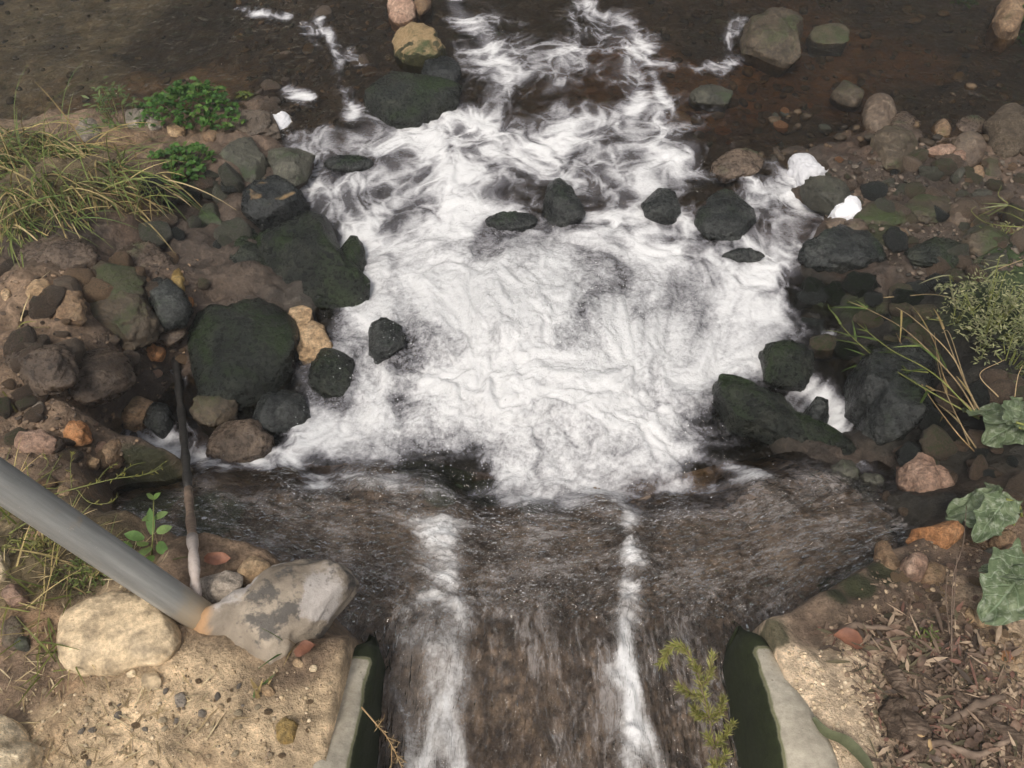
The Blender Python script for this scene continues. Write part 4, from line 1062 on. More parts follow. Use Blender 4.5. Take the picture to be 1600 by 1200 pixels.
# ------------------------------------------------------------------ concrete walls of the channel
def channel_wall(label, x_in, side, prof, thick, flare):
    """prof: (y, top z); side -1 for the wall on the left of the water"""
    nv, rows = [], []
    ms = []
    ys = np.concatenate([np.linspace(-2.2, .2, 9)[:-1], np.linspace(.2, Y_END + .015, 40)])
    zt = np.interp(ys, [q[0] for q in prof], [q[1] for q in prof])
    for y, z in zip(ys, zt):
        t = thick + flare * max(0, .62 - y) if y > -1 else thick + flare * 1.62
        t = min(t, .2)
        end = float(sstep(Y_END - .05, Y_END + .015, y))
        sec = [(0, -.42), (0, -.25), (0, -.12 + .3 * (z - 0)), (0, z - .012), (.012, z), (t * .33, z + .004), (t * .66, z + .003), (t - .012, z), (t, z - .015), (t, -.2), (t, -.42)]
        for k, (dx, zz) in enumerate(sec):
            u = dx
            if end > 0: u = t * .5 + (dx - t * .5) * (1 - .75 * end ** 1.5)
            nv.append((x_in + side * u, y, max(zz - .06 * end if k in (3, 4, 5, 6, 7, 8) else zz, -.42)))
            inner = 1.0 if k <= 2 else (.75 if k == 3 else (.35 if k == 4 else 0.0))
            endm = float(sstep(Y_END - .10, Y_END - .04, y))
            ms.append(max(inner, endm))
    m = 11
    faces = [(i * m + k, i * m + k + 1, (i + 1) * m + k + 1, (i + 1) * m + k) if side > 0 else (i * m + k + 1, i * m + k, (i + 1) * m + k, (i + 1) * m + k + 1) for i in range(len(ys) - 1) for k in range(m - 1)]
    last = (len(ys) - 1) * m
    faces.append(tuple(range(last, last + m))[::side if side > 0 else -1])
    v = np.array(nv)
    v += .004 * np.stack([fbm(v * 14, 3), fbm(v * 14 + 7, 3) * 0, fbm(v * 14 + 19, 3)], 1)
    o = mesh_obj('concrete_wall', v, faces, M['concrete'])
    attr_f(o, 'moss', ms)
    tag(o, label, 'wall', 'concrete walls of the outlet channel')
channel_wall('pale concrete channel wall beside the dry dirt and patched boulder', WALL_L, -1, [(-2.2, .03), (.30, .012), (.37, -.002), (.61, -.115), (.675, -.16)], .055, .10)
channel_wall('concrete channel wall with black algae covered inner face beside pale sand', WALL_R, 1, [(-2.2, .04), (.40, .03), (.454, .018), (.60, -.05), (.675, -.10)], .045, .22)

# ------------------------------------------------------------------ tubes, sticks and the pipe
def tube_data(pts, radii_, seg=8, close=True):
    pts = [Vector(p) for p in pts]; n = len(pts); V = []; F = []
    up = Vector((0.13, .21, 1))
    for i, p in enumerate(pts):
        d = (pts[min(i + 1, n - 1)] - pts[max(i - 1, 0)]).normalized()
        a = d.cross(up)
        if a.length < 1e-3: a = d.cross(Vector((1, 0, 0)))
        a.normalize(); b = d.cross(a)
        for k in range(seg):
            t = 2 * math.pi * k / seg
            V.append(p + (a * math.cos(t) + b * math.sin(t)) * radii_[i])
    for i in range(n - 1):
        for k in range(seg):
            F.append((i * seg + k, i * seg + (k + 1) % seg, (i + 1) * seg + (k + 1) % seg, (i + 1) * seg + k))
    if close:
        F.append(tuple(range(seg))[::-1]); F.append(tuple(range((n - 1) * seg, n * seg)))
    return V, F
def spline(pts, n):
    pts = [np.array(p, float) for p in pts]; out = []
    P = [2 * pts[0] - pts[1]] + pts + [2 * pts[-1] - pts[-2]]
    for i in range(1, len(P) - 2):
        for k in range(n):
            t = k / n
            out.append(.5 * ((2 * P[i]) + (-P[i-1] + P[i+1]) * t + (2*P[i-1] - 5*P[i] + 4*P[i+1] - P[i+2]) * t*t + (-P[i-1] + 3*P[i] - 3*P[i+1] + P[i+2]) * t**3))
    out.append(pts[-1]); return out
def joined(name, parts, mat, parent=None):
    V, F = [], []
    for v, f in parts:
        n = len(V); V += [tuple(q) for q in v]; F += [tuple(i + n for i in c) for c in f]
    return mesh_obj(name, V, F, mat, parent)
def lp(px, py, z): return on_plane(px, py, z)
def over(px, py, lift):
    """point at a height above the ground seen at that pixel"""
    return hit(px, py, ground_z, lift)

# leaning pipe: a hollow tube
b0 = lp(312, 962, -.04); b1 = lp(0, 752, .34)
d = (b1 - b0) / np.linalg.norm(b1 - b0); Lp = 1.35
seg = 28; V = []; F = []
dv = Vector(d); a_ = dv.cross(Vector((0, 0, 1))).normalized(); c_ = dv.cross(a_)
for (s, r) in ((0, .030), (Lp * .33, .030), (Lp * .66, .030), (Lp, .030), (Lp, .0265), (Lp * .5, .0265), (0.01, .0265)):
    for k in range(seg):
        t = 2 * math.pi * k / seg
        V.append(Vector((0, 0, s)) + Vector((math.cos(t) * r, math.sin(t) * r, 0)))
for i in range(6):
    for k in range(seg):
        F.append((i * seg + k, i * seg + (k + 1) % seg, (i + 1) * seg + (k + 1) % seg, (i + 1) * seg + k))
pipe = mesh_obj('metal_pipe', V, F, M['metal'])
pipe.location = b0; pipe.rotation_euler = dv.to_track_quat('Z', 'Y').to_euler()
tag(pipe, 'grey galvanised metal pipe leaning out of the dirt beside the patched boulder', 'pipe')

# stick: wet black upper half, pale dry lower half
sp_ = spline([hit(274, 560, water_z, .01), hit(283, 640, water_z, .02), hit(290, 715, water_z, .07), over(296, 790, .10), over(302, 860, .06), over(307, 945, .02)], 8)
root = empty('stick', sp_[-1]); n1 = 21
jr = [.0105 * (1 + .12 * math.sin(i * 1.7) + .10 * R.uniform(-1, 1)) for i in range(len(sp_))]
def rel(pts, o): return [np.array(p) - np.array(o.location) for p in pts]
joined('wet_end', [tube_data(rel(sp_[:n1 + 1], root), [q * 1.05 for q in jr[:n1 + 1]], 9)], M['darkstick'], root)
joined('middle', [tube_data(rel(sp_[n1:31], root), jr[n1:31], 9)], M['barkbrown'], root)
joined('dry_end', [tube_data(rel(sp_[30:], root), [q * .98 for q in jr[30:]], 9)], M['barkpale'], root)
tag(root, 'thin stick with wet black end in the side pool and pale dry end', 'stick')

# ------------------------------------------------------------------ foam lumps resting on stones
def foam_lump(outline, label, up, seed, on='g'):
    o = rock('foam_lump', outline, 'foamlump', label, 'foam', on, up=up, seed=seed, cuts=0, rough=.13, sub=5, group='stray lumps of stiff white foam', flat=.8)
foam_lump([(1231,262),(1238,247),(1258,243),(1275,258),(1293,268),(1283,282),(1262,290),(1250,297),(1240,280)], 'white foam lump lying highest on the stones right of the pool', .06, 301)
foam_lump([(1300,345),(1305,325),(1322,308),(1338,312),(1343,328),(1330,346),(1312,348)], 'hooked white foam lump above two brown pebbles', .06, 302)
foam_lump([(415,183),(428,176),(448,178),(454,196),(436,205),(425,195)], 'lone white foam lump beside the rusty ended cobble', .03, 303)
foam_lump([(236,372),(243,360),(252,362),(250,372)], 'tiny white foam fleck on the mud under the drooping grass', .008, 304)

# ------------------------------------------------------------------ plants
def leaf_quads(base, direction, length, width, tint, normal=None, segs=3, droop=.0, cup=.15):
    """a leaf as a folded strip"""
    d = np.array(direction, float); d /= np.linalg.norm(d) + 1e-9
    nrm = np.array([0, 0, 1.0]) if normal is None else np.array(normal, float)
    s = np.cross(d, nrm); ls = np.linalg.norm(s)
    s = np.array([1, 0, 0]) if ls < 1e-4 else s / ls
    nn = np.cross(s, d)
    V, F = [], []; p = np.array(base, float)
    for k in range(segs + 1):
        t = k / segs
        w = width * math.sin(math.pi * min(max(.08 + .9 * t, 0), 1)) ** .8
        if k == segs: w = width * .05
        c = p + d * length * t - np.array([0, 0, 1]) * droop * length * t * t
        V += [c - s * w / 2 + nn * cup * w, c, c + s * w / 2 + nn * cup * w]
    for k in range(segs):
        i = k * 3
        F += [(i, i + 1, i + 4, i + 3), (i + 1, i + 2, i + 5, i + 4)]
    return np.array(V), np.array(F), np.array(tint)

def foliage(name, leaves, parent, mat='leafy'):
    if not leaves: return None
    if len(leaves) <= 9:                      # few enough to pick apart: each leaf or blade is a part
        for v, f, c in leaves:
            o = mesh_obj('blade', v - np.array(parent.location), f, M[mat], parent); attr_v(o, 'tint', np.tile(c[None, :], (len(v), 1)))
        return None
    V, F, T = [], [], []; n = 0
    o0 = np.array(parent.location) if parent else np.zeros(3)
    for v, f, c in leaves:
        V.append(v - o0); F.append(f + n); T.append(np.tile(c[None, :], (len(v), 1))); n += len(v)
    o = mesh_obj(name, np.concatenate(V), np.concatenate(F), M[mat], parent)
    attr_v(o, 'tint', np.concatenate(T)); o['kind'] = 'stuff'; return o

def tint(cols, j=.25):
    c = np.array(R.choice(cols)); return c * R.uniform(1 - j, 1 + j)

GREENS = [(.075,.135,.028),(.10,.16,.035),(.055,.11,.025),(.13,.175,.04)]
STRAW = [(.34,.26,.11),(.42,.33,.15),(.26,.19,.08),(.46,.37,.20)]
def blade(base, lean, length, width, tnt, segs=7, grav=1.0, floor=True):
    p = np.array(base, float); d = np.array(lean, float); d /= np.linalg.norm(d)
    V = []; st = length / segs; s0 = np.cross(d, [0, 0, 1.0]); s0 /= np.linalg.norm(s0) + 1e-6
    tw = R.uniform(-.6, .6)
    for k in range(segs + 1):
        t = k / segs; w = width * (1 - t ** 1.6) * .5 + .0004
        s = s0 * math.cos(tw) + np.array([0, 0, 1]) * math.sin(tw)
        V += [p - s * w, p + np.array([0, 0, -.25 * w]), p + s * w]
        d = d + np.array([0, 0, -grav * st * 4.2]); d /= np.linalg.norm(d)
        p = p + d * st
        if floor: p[2] = max(p[2], -.52)
    F = []
    for k in range(segs):
        i = k * 3
        F += [(i, i + 1, i + 4, i + 3), (i + 1, i + 2, i + 5, i + 4)]
    return np.array(V), np.array(F), np.array(tnt)

def grass_tuft(px, py, n, length, lean, cols, label, group=None, width=.0045, spread=.05, up=.8, mat='leafy', grav=1.0):
    p = hit(px, py); root = empty('grass_tuft', p); L1, L2 = [], []
    for k in range(n):
        b = p + np.array([R.gauss(0, spread), R.gauss(0, spread), 0]); b[2] = gz1(b[0], b[1]) - .005
        l = np.array([lean[0] + R.gauss(0, .45), lean[1] + R.gauss(0, .45), up * R.uniform(.5, 1.3)])
        dry = R.random() < .34
        bl = blade(b, l, length * R.uniform(.45, 1.15), width * R.uniform(.6, 1.3), tint(STRAW if dry else cols), grav=grav * R.uniform(.7, 1.4))
        (L2 if dry else L1).append(bl)
    foliage('green_blades', L1, root); foliage('straw_blades', L2, root, 'drygrass')
    tag(root, label, 'grass', group)

LG = [(.14,.19,.05),(.18,.23,.065),(.11,.165,.045),(.23,.25,.08)]
TUFTS = [(20,215,60,.34,(.5,-.5),'tall grass tuft drooping over the upstream corner of the left bank'),
 (70,225,70,.36,(.6,-.5),'thick drooping grass tuft left of the dull grey stone'),
 (120,245,70,.34,(.6,-.45),'drooping grass tuft in front of the dull grey stone'),
 (175,262,60,.30,(.5,-.5),'matted grass tuft below the low tan stone'),
 (60,290,60,.30,(.4,-.7),'long grass tuft hanging over the low muddy hump'),
 (225,285,34,.22,(.4,-.6),'thin grass tuft beside the smaller cress clump'),
 (10,310,50,.30,(.5,-.7),'coarse grass tuft above the small tan pebble'),
 (130,300,46,.28,(.5,-.6),'grass tuft hanging over the wet mud below the matted tuft'),
 (15,350,50,.26,(.4,-.7),'green grass tuft hanging lowest over the left mud'),
 (85,335,44,.24,(.4,-.7),'short grass tuft over the hump of muddy rock'),
 (185,310,40,.22,(.5,-.6),'fine straw grass tuft left of the tiny foam fleck'),
 (30,255,60,.34,(.4,-.7),'dense straw and green grass tuft in the middle of the grassy bank'),
 (-30,260,50,.34,(.6,-.4),'grass tuft at the outer end of the left bank')]
for px, py, n, l, le, lab in TUFTS:
    grass_tuft(px, py, n, l, le, LG, lab, 'drooping grass on the left bank', .0052)
for px, py, n, l, le, lab, w in [(30,815,26,.12,(.2,.2),'short yellow green grass right under the upper pipe',.003),(90,840,30,.12,(.2,.1),'short grass around the reddish clod under the pipe',.003),
   (60,890,26,.11,(.2,-.1),'short weedy grass behind the pinkish stone',.003),(130,890,26,.12,(.3,.1),'short grass at the upper rim of the dusty slab',.003),(70,960,22,.13,(.1,-.4),'yellowing grass at the left rim of the dusty slab',.003),
   (190,905,18,.08,(.2,.2),'tiny grass tuft between slab and pipe',.0028),(85,1030,16,.10,(.2,-.5),'sparse dead grass below the dusty slab',.003),(5,780,26,.13,(.4,.2),'fuzzy yellow grass behind the pipe',.003)]:
    grass_tuft(px, py, n, l, le, [(.17,.19,.045),(.22,.22,.06),(.12,.15,.035)], lab, 'short grass around the pipe', w, .03, .7)
for px, py, n, l, le, lab in [(20,520,7,.26,(.9,.1),'few yellow grass blades reaching over the left mud bank'),(-20,545,5,.22,(.8,-.3),'few green blades at the edge of the left mud bank')]:
    grass_tuft(px, py, n, l, le, [(.20,.20,.04)], lab, None, .006, .02, .35)
grass_tuft(400, 1085, 9, .04, (.2, .3), GREENS, 'small green seedling on the dry dirt beside the left wall', None, .006, .008, .6)
grass_tuft(455, 1010, 4, .13, (-.3, -.4), GREENS, 'single green grass sprig beside the red dead leaf', None, .004, .006, .8)

def clump(px, py, wpx, hpx, hgt_, n, lsize, cols, label, name='leafy_clump', cat='plant', group=None, round_=True, stems=18, ragged=0.0):
    """a low cushion of small leaves on stems"""
    p = hit(px, py + hpx * .35); dp = depth_at(*p); root = empty(name, p)
    rx = wpx / 2 * dp / FPX; ry = max(hpx / 2 * dp / FPX * 1.05, .03)
    L = []; st = []
    for k in range(n):
        a = R.uniform(0, 6.283); r = math.sqrt(R.random())
        lump = 1 + (.22 + .2 * ragged) * math.sin(3 * a + px) + (.12 + .2 * ragged) * math.sin(7 * a + py)
        x, y = rx * r * math.cos(a) * lump, ry * r * math.sin(a) * lump
        top = hgt_ * (1 - .75 * r * r) * R.uniform(.72, 1.08) * (1 + .25 * float(noise3(np.array([[x * 22, y * 22, px]]))[0]))
        top *= 1 - ragged * .7 * R.random() + ragged * .5 * max(0, float(noise3(np.array([[x * 30, y * 30, py]]))[0]) * 2)
        z = top if R.random() < .75 else top * R.uniform(.2, .8)
        b = p + np.array([x, y, z])
        az = R.uniform(0, 6.283); d = np.array([math.cos(az), math.sin(az), R.uniform(-.15, .5)])
        nrm = np.array([R.gauss(0, .45), R.gauss(0, .45), 1.0])
        c = tint(cols) 
        for q in range(3 if round_ else 1):
            dq = d if q == 0 else np.array([math.cos(az + (1.2 if q == 1 else -1.2)), math.sin(az + (1.2 if q == 1 else -1.2)), d[2]])
            L.append(leaf_quads(b, dq, lsize * R.uniform(.7, 1.2), lsize * (.85 if round_ else .30), c, nrm, 2, .2))
        if k % max(1, n // stems) == 0: st.append(tube_data([p + np.array([x * .5, y * .5, -.01]), b], [.002, .0012], 4, False))
    foliage('leaves', L, root)
    s = joined('stems', [([np.array(q) - p for q in v], f) for v, f in st], M['stemgreen'], root)
    tag(root, label, cat, group)
CRESS = [(.055,.135,.022),(.075,.165,.030),(.04,.105,.02),(.11,.19,.04)]
clump(305,150,150,95,.14,430,.018,CRESS,'bright green rounded watercress cushion at the stream edge','watercress','watercress')
clump(385,148,40,22,.03,40,.016,[(.10,.15,.03),(.15,.17,.04)],'little yellowish cress offshoot trailing towards the foam','watercress','watercress')
clump(288,238,92,72,.09,200,.018,CRESS,'smaller watercress clump in front of the low tan stone','watercress','watercress')
clump(1590,22,30,90,.14,110,.02,[(.05,.11,.025),(.07,.14,.03)],'dark green leafy clump at the far stream corner','leafy_clump')
clump(1505,2,34,12,.03,30,.018,[(.08,.16,.03)],'small green sprig beyond the dark stream','leafy_clump')
clump(185,160,90,90,.16,120,.034,[(.10,.15,.05),(.13,.17,.06),(.08,.12,.04)],'spindly long leaved weed left of the watercress cushion','leafy_weed','weed',None,False,14)
BUSH = [(.21,.23,.11),(.27,.28,.14),(.16,.18,.075),(.33,.32,.18)]
clump(1560,462,150,150,.16,1700,.016,BUSH,'pale olive bushy herb on the right bank','bushy_herb','plant',None,False,40,1.0)
clump(1500,470,70,70,.07,200,.012,BUSH,'thin pale sprig in front of the olive bushy herb','bushy_herb','plant',None,False,20,1.0)
clump(1585,545,60,70,.10,140,.013,[(.09,.11,.05),(.12,.13,.06)],'grey green sprigs hanging below the olive bushy herb','bushy_herb','plant',None,False,20,1.0)
clump(1565,355,60,40,.05,80,.012,BUSH,'small pale tuft of herb among the tendrils','bushy_herb','plant',None,False,10)
clump(130,880,120,80,.03,170,.014,[(.12,.16,.04),(.16,.18,.05),(.09,.12,.03)],'low ground weeds around the short grass by the slab','ground_weed','weed',None,False,20)
clump(60,830,90,60,.03,110,.013,[(.16,.17,.04),(.20,.19,.06)],'yellowish low weeds behind the pale oval stone','ground_weed','weed',None,False,16)
clump(1090,690,2,2,.001,1,.001,[(.1,.1,.05)],'x','ground_weed') if False else None
clump(1450,985,40,40,.02,40,.010,[(.10,.14,.03)],'tiny green seedlings in the litter below the orange rock','ground_weed','weed',None,False,6)

# sprig with paired leaves beside the stick
def sprig(pts, leaf_list, label, name='leafy_sprig', cat='plant', stem_r=.0022, stem='stemgreen', sides=()):
    q = spline(pts, 6); root = empty(name, q[0])
    parts = [tube_data(rel(q, root), [stem_r * (1 - .6 * i / len(q)) for i in range(len(q))], 6)]
    for sd in sides:
        qq = spline(sd, 5); parts.append(tube_data(rel(qq, root), [stem_r * .7 * (1 - .6 * i / len(qq)) for i in range(len(qq))], 5))
    joined('stem', parts, M[stem], root)
    for b, dd, l, w, c in leaf_list:
        v, f, t = leaf_quads(np.array(b) - np.array(root.location), dd, l, w, c, (R.gauss(0, .25), R.gauss(0, .25) - .3, 1), 5, .15)
        o = mesh_obj('leaf', v, f, M['leafy'], root); attr_v(o, 'tint', np.tile(t[None, :], (len(v), 1)))
    tag(root, label, cat); return root
def pdir(a, b): return np.array(b) - np.array(a)
LP_ = []
for (x, y, x2, y2, w) in [(238,835,232,790,.026),(242,810,262,798,.020),(240,808,220,812,.018),(232,850,212,845,.03),(236,856,215,872,.034),(246,850,262,862,.032),(225,842,192,832,.03),(245,832,268,820,.024),(238,868,224,890,.03),(240,780,228,770,.014),(240,780,250,768,.014),(205,850,186,858,.03),(262,872,272,880,.02)]:
    a = lp(x, y, -.07); b = lp(x2, y2, -.05)
    LP_.append((a, b - a, np.linalg.norm(b - a), w * .75, tint([(.13,.22,.055),(.17,.25,.08),(.10,.18,.05)])))
sprig([lp(236, 885, -.12), lp(238, 850, -.08), lp(240, 812, -.06), lp(240, 780, -.05)], LP_, 'light green broad leaved sprig beside the stick')

# feathery twig over the channel
def feather(pts, label, sides, cols, name, nl, ll, stem, lw=.0022, r0=.0022):
    q = spline(pts, 8); root = empty(name, q[0]); parts = [tube_data(rel(q, root), [r0 * (1 - .55 * i / len(q)) for i in range(len(q))], 6)]
    L = []
    branches = [q[int(len(q) * .25):]]
    for sd in sides:
        qq = spline(sd, 6); branches.append(qq)
        parts.append(tube_data(rel(qq, root), [r0 * .6 * (1 - .5 * i / len(qq)) for i in range(len(qq))], 5))
    joined('stem', parts, M[stem], root)
    for br in branches:
        for k in range(nl * len(br) // 10):
            f = R.random() * (len(br) - 1.01); i = int(f); b = br[i] + (br[i + 1] - br[i]) * (f - i)
            d = (br[i + 1] - br[i]); d = d / (np.linalg.norm(d) + 1e-9) + np.array([R.gauss(0, .6), R.gauss(0, .6), R.gauss(0, .5)])
            L.append(leaf_quads(b, d, ll * R.uniform(.6, 1.2), lw, tint(cols), (R.gauss(0, 1), R.gauss(0, 1), 1), 2))
    foliage('leaflets', L, root); tag(root, label, 'twig')
Zt = -.02
feather([lp(1140,1262,Zt),lp(1122,1190,Zt+.02),lp(1108,1120,Zt+.04),lp(1096,1075,Zt+.06),lp(1086,1040,Zt+.07),lp(1068,1012,Zt+.08),lp(1048,1012,Zt+.07),lp(1034,1036,Zt+.06)],
  'feathery yellow green twig arching over the channel water', [[lp(1100,1090,Zt+.05),lp(1080,1084,Zt+.05),lp(1062,1072,Zt+.06)],[lp(1096,1075,Zt+.06),lp(1108,1055,Zt+.08),lp(1114,1024,Zt+.10)],[lp(1108,1122,Zt+.04),lp(1092,1118,Zt+.05),lp(1086,1108,Zt+.06)],
  [lp(1112,1125,Zt+.04),lp(1124,1112,Zt+.06),lp(1130,1092,Zt+.08)],[lp(1116,1165,Zt+.03),lp(1134,1148,Zt+.05),lp(1144,1130,Zt+.07)],[lp(1118,1170,Zt+.03),lp(1106,1150,Zt+.05)],[lp(1124,1198,Zt+.02),lp(1134,1178,Zt+.05)],[lp(1128,1215,Zt+.02),lp(1112,1190,Zt+.05)]],
  [(.20,.21,.05),(.26,.26,.075),(.30,.27,.10)], 'feathery_twig', 120, .016, 'barkbrown')
feather([lp(565,1105,.02),lp(585,1128,.03),lp(605,1152,.03),lp(622,1185,.03),lp(640,1230,.02)], 'thin dry tan twig hanging over the left channel wall', [[lp(590,1135,.03),lp(600,1122,.05)],[lp(605,1152,.03),lp(625,1160,.04)],[lp(612,1165,.03),lp(612,1195,.02)],[lp(620,1180,.03),lp(634,1192,.04)]],
  [(.42,.28,.13),(.50,.36,.19)], 'dry_twig', 16, .010, 'drytwig', .0012, .0015)

# yellow green branching weed stem above the pipe
feather([lp(85,772,-.16),lp(130,760,-.15),(lp(180,748,-.15)),lp(225,742,-.16),lp(255,730,-.17)], 'yellow green branching weed stem lying over the mud behind the pipe', [[lp(112,763,-.15),lp(110,730,-.13),lp(114,705,-.12)],[lp(150,755,-.15),lp(165,735,-.15),lp(185,722,-.15)],[lp(180,748,-.15),lp(205,728,-.15),lp(228,722,-.16)],[lp(200,745,-.15),lp(230,740,-.15),lp(258,722,-.15)],[lp(120,765,-.15),lp(140,785,-.15),lp(170,786,-.15),lp(185,775,-.15)],[lp(60,742,-.14),lp(75,725,-.13),lp(68,708,-.12)],[lp(45,745,-.14),lp(40,722,-.13)]],
  [(.24,.23,.05),(.30,.28,.08)], 'weed_stem', 9, .012, 'stemgreen', .002, .0016)

# grass stalks of the right bank: long jointed stems rooted by the upper broad leaf
def stalks(lines, label, group=None, r=.0022, mats=('stemtan',), leaves=0, name='grass_stalks', cols=None):
    base = over(*lines[0][0]); root = empty(name, base); L = []
    for i, ln in enumerate(lines):
        q = spline([over(*s) for s in ln], 6)
        V_, F_ = tube_data(rel(q, root), [r * (1 - .65 * k / len(q)) for k in range(len(q))], 5)
        mesh_obj('stalk', V_, F_, M[mats[i % len(mats)]], root)
        for _ in range(leaves):
            k = R.randrange(len(q) // 4, len(q) - 1)
            d = (q[k + 1] - q[k]); d = d / np.linalg.norm(d) + np.array([R.gauss(0, .5), R.gauss(0, .5), R.gauss(0, .2)])
            L.append(blade(q[k], d, R.uniform(.06, .16), .006, tint(cols or GREENS), 6, .8))
    if L: foliage('leaves', L, root)
    tag(root, label, 'grass', group)
stalks([[(1530,655,.04),(1450,610,.14),(1370,560,.12),(1325,520,.08),(1305,495,.05)],[(1530,655,.04),(1460,585,.15),(1390,545,.13),(1340,505,.08)],[(1528,650,.03),(1490,590,.13),(1420,520,.12),(1370,490,.07),(1325,470,.03)],[(1450,582,.14),(1400,575,.13),(1340,550,.08)]],
  'long green grass stalks leaning across the dark rocks towards the foam', None, .0024, ('stemgreen','stemgreen','stemtan'), 9, 'grass_stalks', [(.10,.15,.04),(.14,.18,.05),(.08,.12,.03)])
stalks([[(1532,650,.03),(1500,580,.12),(1480,530,.14),(1470,500,.12)],[(1530,652,.03),(1490,560,.13),(1430,500,.13),(1400,480,.1)],[(1520,640,.03),(1480,600,.10),(1462,540,.10),(1450,515,.08)],[(1525,645,.03),(1500,625,.09),(1460,610,.08),(1432,622,.05)],[(1525,700,.02),(1500,660,.08),(1470,590,.10),(1460,520,.08)],[(1522,705,.02),(1490,670,.07),(1440,600,.08),(1400,520,.07)],[(1515,695,.02),(1495,650,.06),(1478,640,.05)],[(1535,650,.03),(1510,600,.14),(1484,522,.14),(1472,520,.1)]],
  'dry straw coloured stalks fanning out behind the upper broad leaf', None, .002, ('stemtan','stemtan','drytwig'), 1, 'dry_stalks', STRAW)
stalks([[(1560,620,.05),(1531,585,.10),(1570,562,.10)],[(1585,625,.05),(1590,590,.08),(1598,570,.08)]], 'bent dry stem standing above the upper broad leaf', None, .0016, ('stemtan',))
stalks([[(1380,465,.03),(1420,462,.05),(1460,460,.06),(1500,470,.04)],[(1490,440,.04),(1484,430,.08),(1488,460,.04)],[(1600,405,.10),(1565,418,.10),(1550,425,.08)],[(1600,330,.06),(1570,320,.08),(1545,330,.05),(1525,340,.02)]], 'pale knotted stems of the olive bushy herb', None, .0018, ('stemtan','stemgreen'), 3, 'herb_stems', BUSH)
stalks([[(1600,355,.05),(1560,352,.06),(1535,345,.05),(1518,330,.04),(1525,322,.05)],[(1575,318,.03),(1560,305,.05),(1565,290,.05)],[(1600,345,.05),(1580,335,.06),(1560,330,.05)]], 'thin curling yellow tendrils on the right gravel', None, .0016, ('stemgreen',), 0, 'tendrils')
stalks([[(1488,1050,.0),(1487,980,.03),(1490,900,.08),(1505,850,.12),(1510,790,.14)],[(1484,990,.02),(1478,930,.06),(1482,890,.07)],[(1490,960,.02),(1492,920,.05),(1496,860,.08)]], 'thin dead upright stems in front of the orange crumbly rock', None, .0016, ('barkbrown',), 0, 'dead_stalk_weed')

# broad mottled leaves of the right bank
def big_leaf(tip, base, width_px, lift, root, seed):
    a = over(*base, lift); b = over(*tip, lift * .75)
    ax = b - a; Lg = np.linalg.norm(ax); ax /= Lg
    dp = depth_at(*a); W = width_px * dp / FPX
    s = np.cross(ax, [0, 0, 1.0]); s /= np.linalg.norm(s); nn = np.cross(s, ax)
    nu, nvv = 21, 25; V = []; UV = []
    rs = np.random.RandomState(seed)
    ph = rs.uniform(0, 6.28, 4)
    for j in range(nvv):
        t = j / (nvv - 1)
        w0 = (math.sin(math.pi * min(1, .10 + .88 * t) ** .8)) ** .55 if t < 1 else .08
        for i in range(nu):
            u = 2 * i / (nu - 1) - 1
            lob = 1 + .13 * math.sin(t * 17 + ph[0] + u) + .06 * math.sin(t * 41 + ph[1])
            x = u * W / 2 * w0 * lob
            tt = t + .09 * abs(u) * math.sin(t * 14 + ph[2]) * .4 - .10 * abs(u) ** 2 * (1 - t)
            z = .10 * W * abs(u) ** 1.3 - .16 * Lg * t * t + .045 * W * math.sin(t * 15 + 3 * abs(u) + ph[3]) * abs(u) + .02 * W * math.sin(u * 9 + t * 7) - .012 * W * (1 - min(1, abs(u) * 6))
            V.append(a + ax * tt * Lg + s * x + nn * z); UV.append((u, t))
    V = np.array(V) - np.array(root.location)
    V += .0025 * np.stack([fbm(V * 40, 2), fbm(V * 40 + 5, 2), fbm(V * 40 + 9, 2)], 1)
    F = grid_faces(nu, nvv)
    o = mesh_obj('leaf', V, F, M['bigleaf'], root)
    uvl = o.data.uv_layers.new(name='leaf')
    li = np.zeros(len(o.data.loops), dtype=np.int32); o.data.loops.foreach_get('vertex_index', li)
    uvl.data.foreach_set('uv', np.array(UV)[li].astype(np.float32).ravel())
def broad_plant(leaves, label, seed):
    root = empty('broad_leaved_plant', over(*leaves[0][1], 0)); st = []
    for k, (tip, base, w, lift) in enumerate(leaves):
        big_leaf(tip, base, w, lift, root, seed + k)
        a = over(*base, lift); g = over(base[0] + 25, base[1] + 30, -.01)
        q = spline([g, (a + g) / 2 + np.array([0, 0, .02]), a], 5)
        st.append(tube_data(rel(q, root), [.003] * len(q), 6))
    joined('stem', st, M['stemgreen'], root); tag(root, label, 'plant', 'broad leaved weeds on the right bank')
broad_plant([((1512,628),(1588,660),78,.10),((1535,690),(1600,655),60,.06),((1605,615),(1592,668),60,.09)], 'uppermost broad grey green leaves at the foot of the dry stalks', 70)
broad_plant([((1475,798),(1560,792),84,.09),((1530,838),(1572,780),52,.07),((1590,780),(1560,795),46,.05),((1555,745),(1560,790),40,.05)], 'broad mottled leaves beside the bright orange rock', 80)
broad_plant([((1548,960),(1612,880),96,.09),((1530,878),(1605,905),50,.08)], 'lowest large crinkled leaf over the tan angular stone', 90)

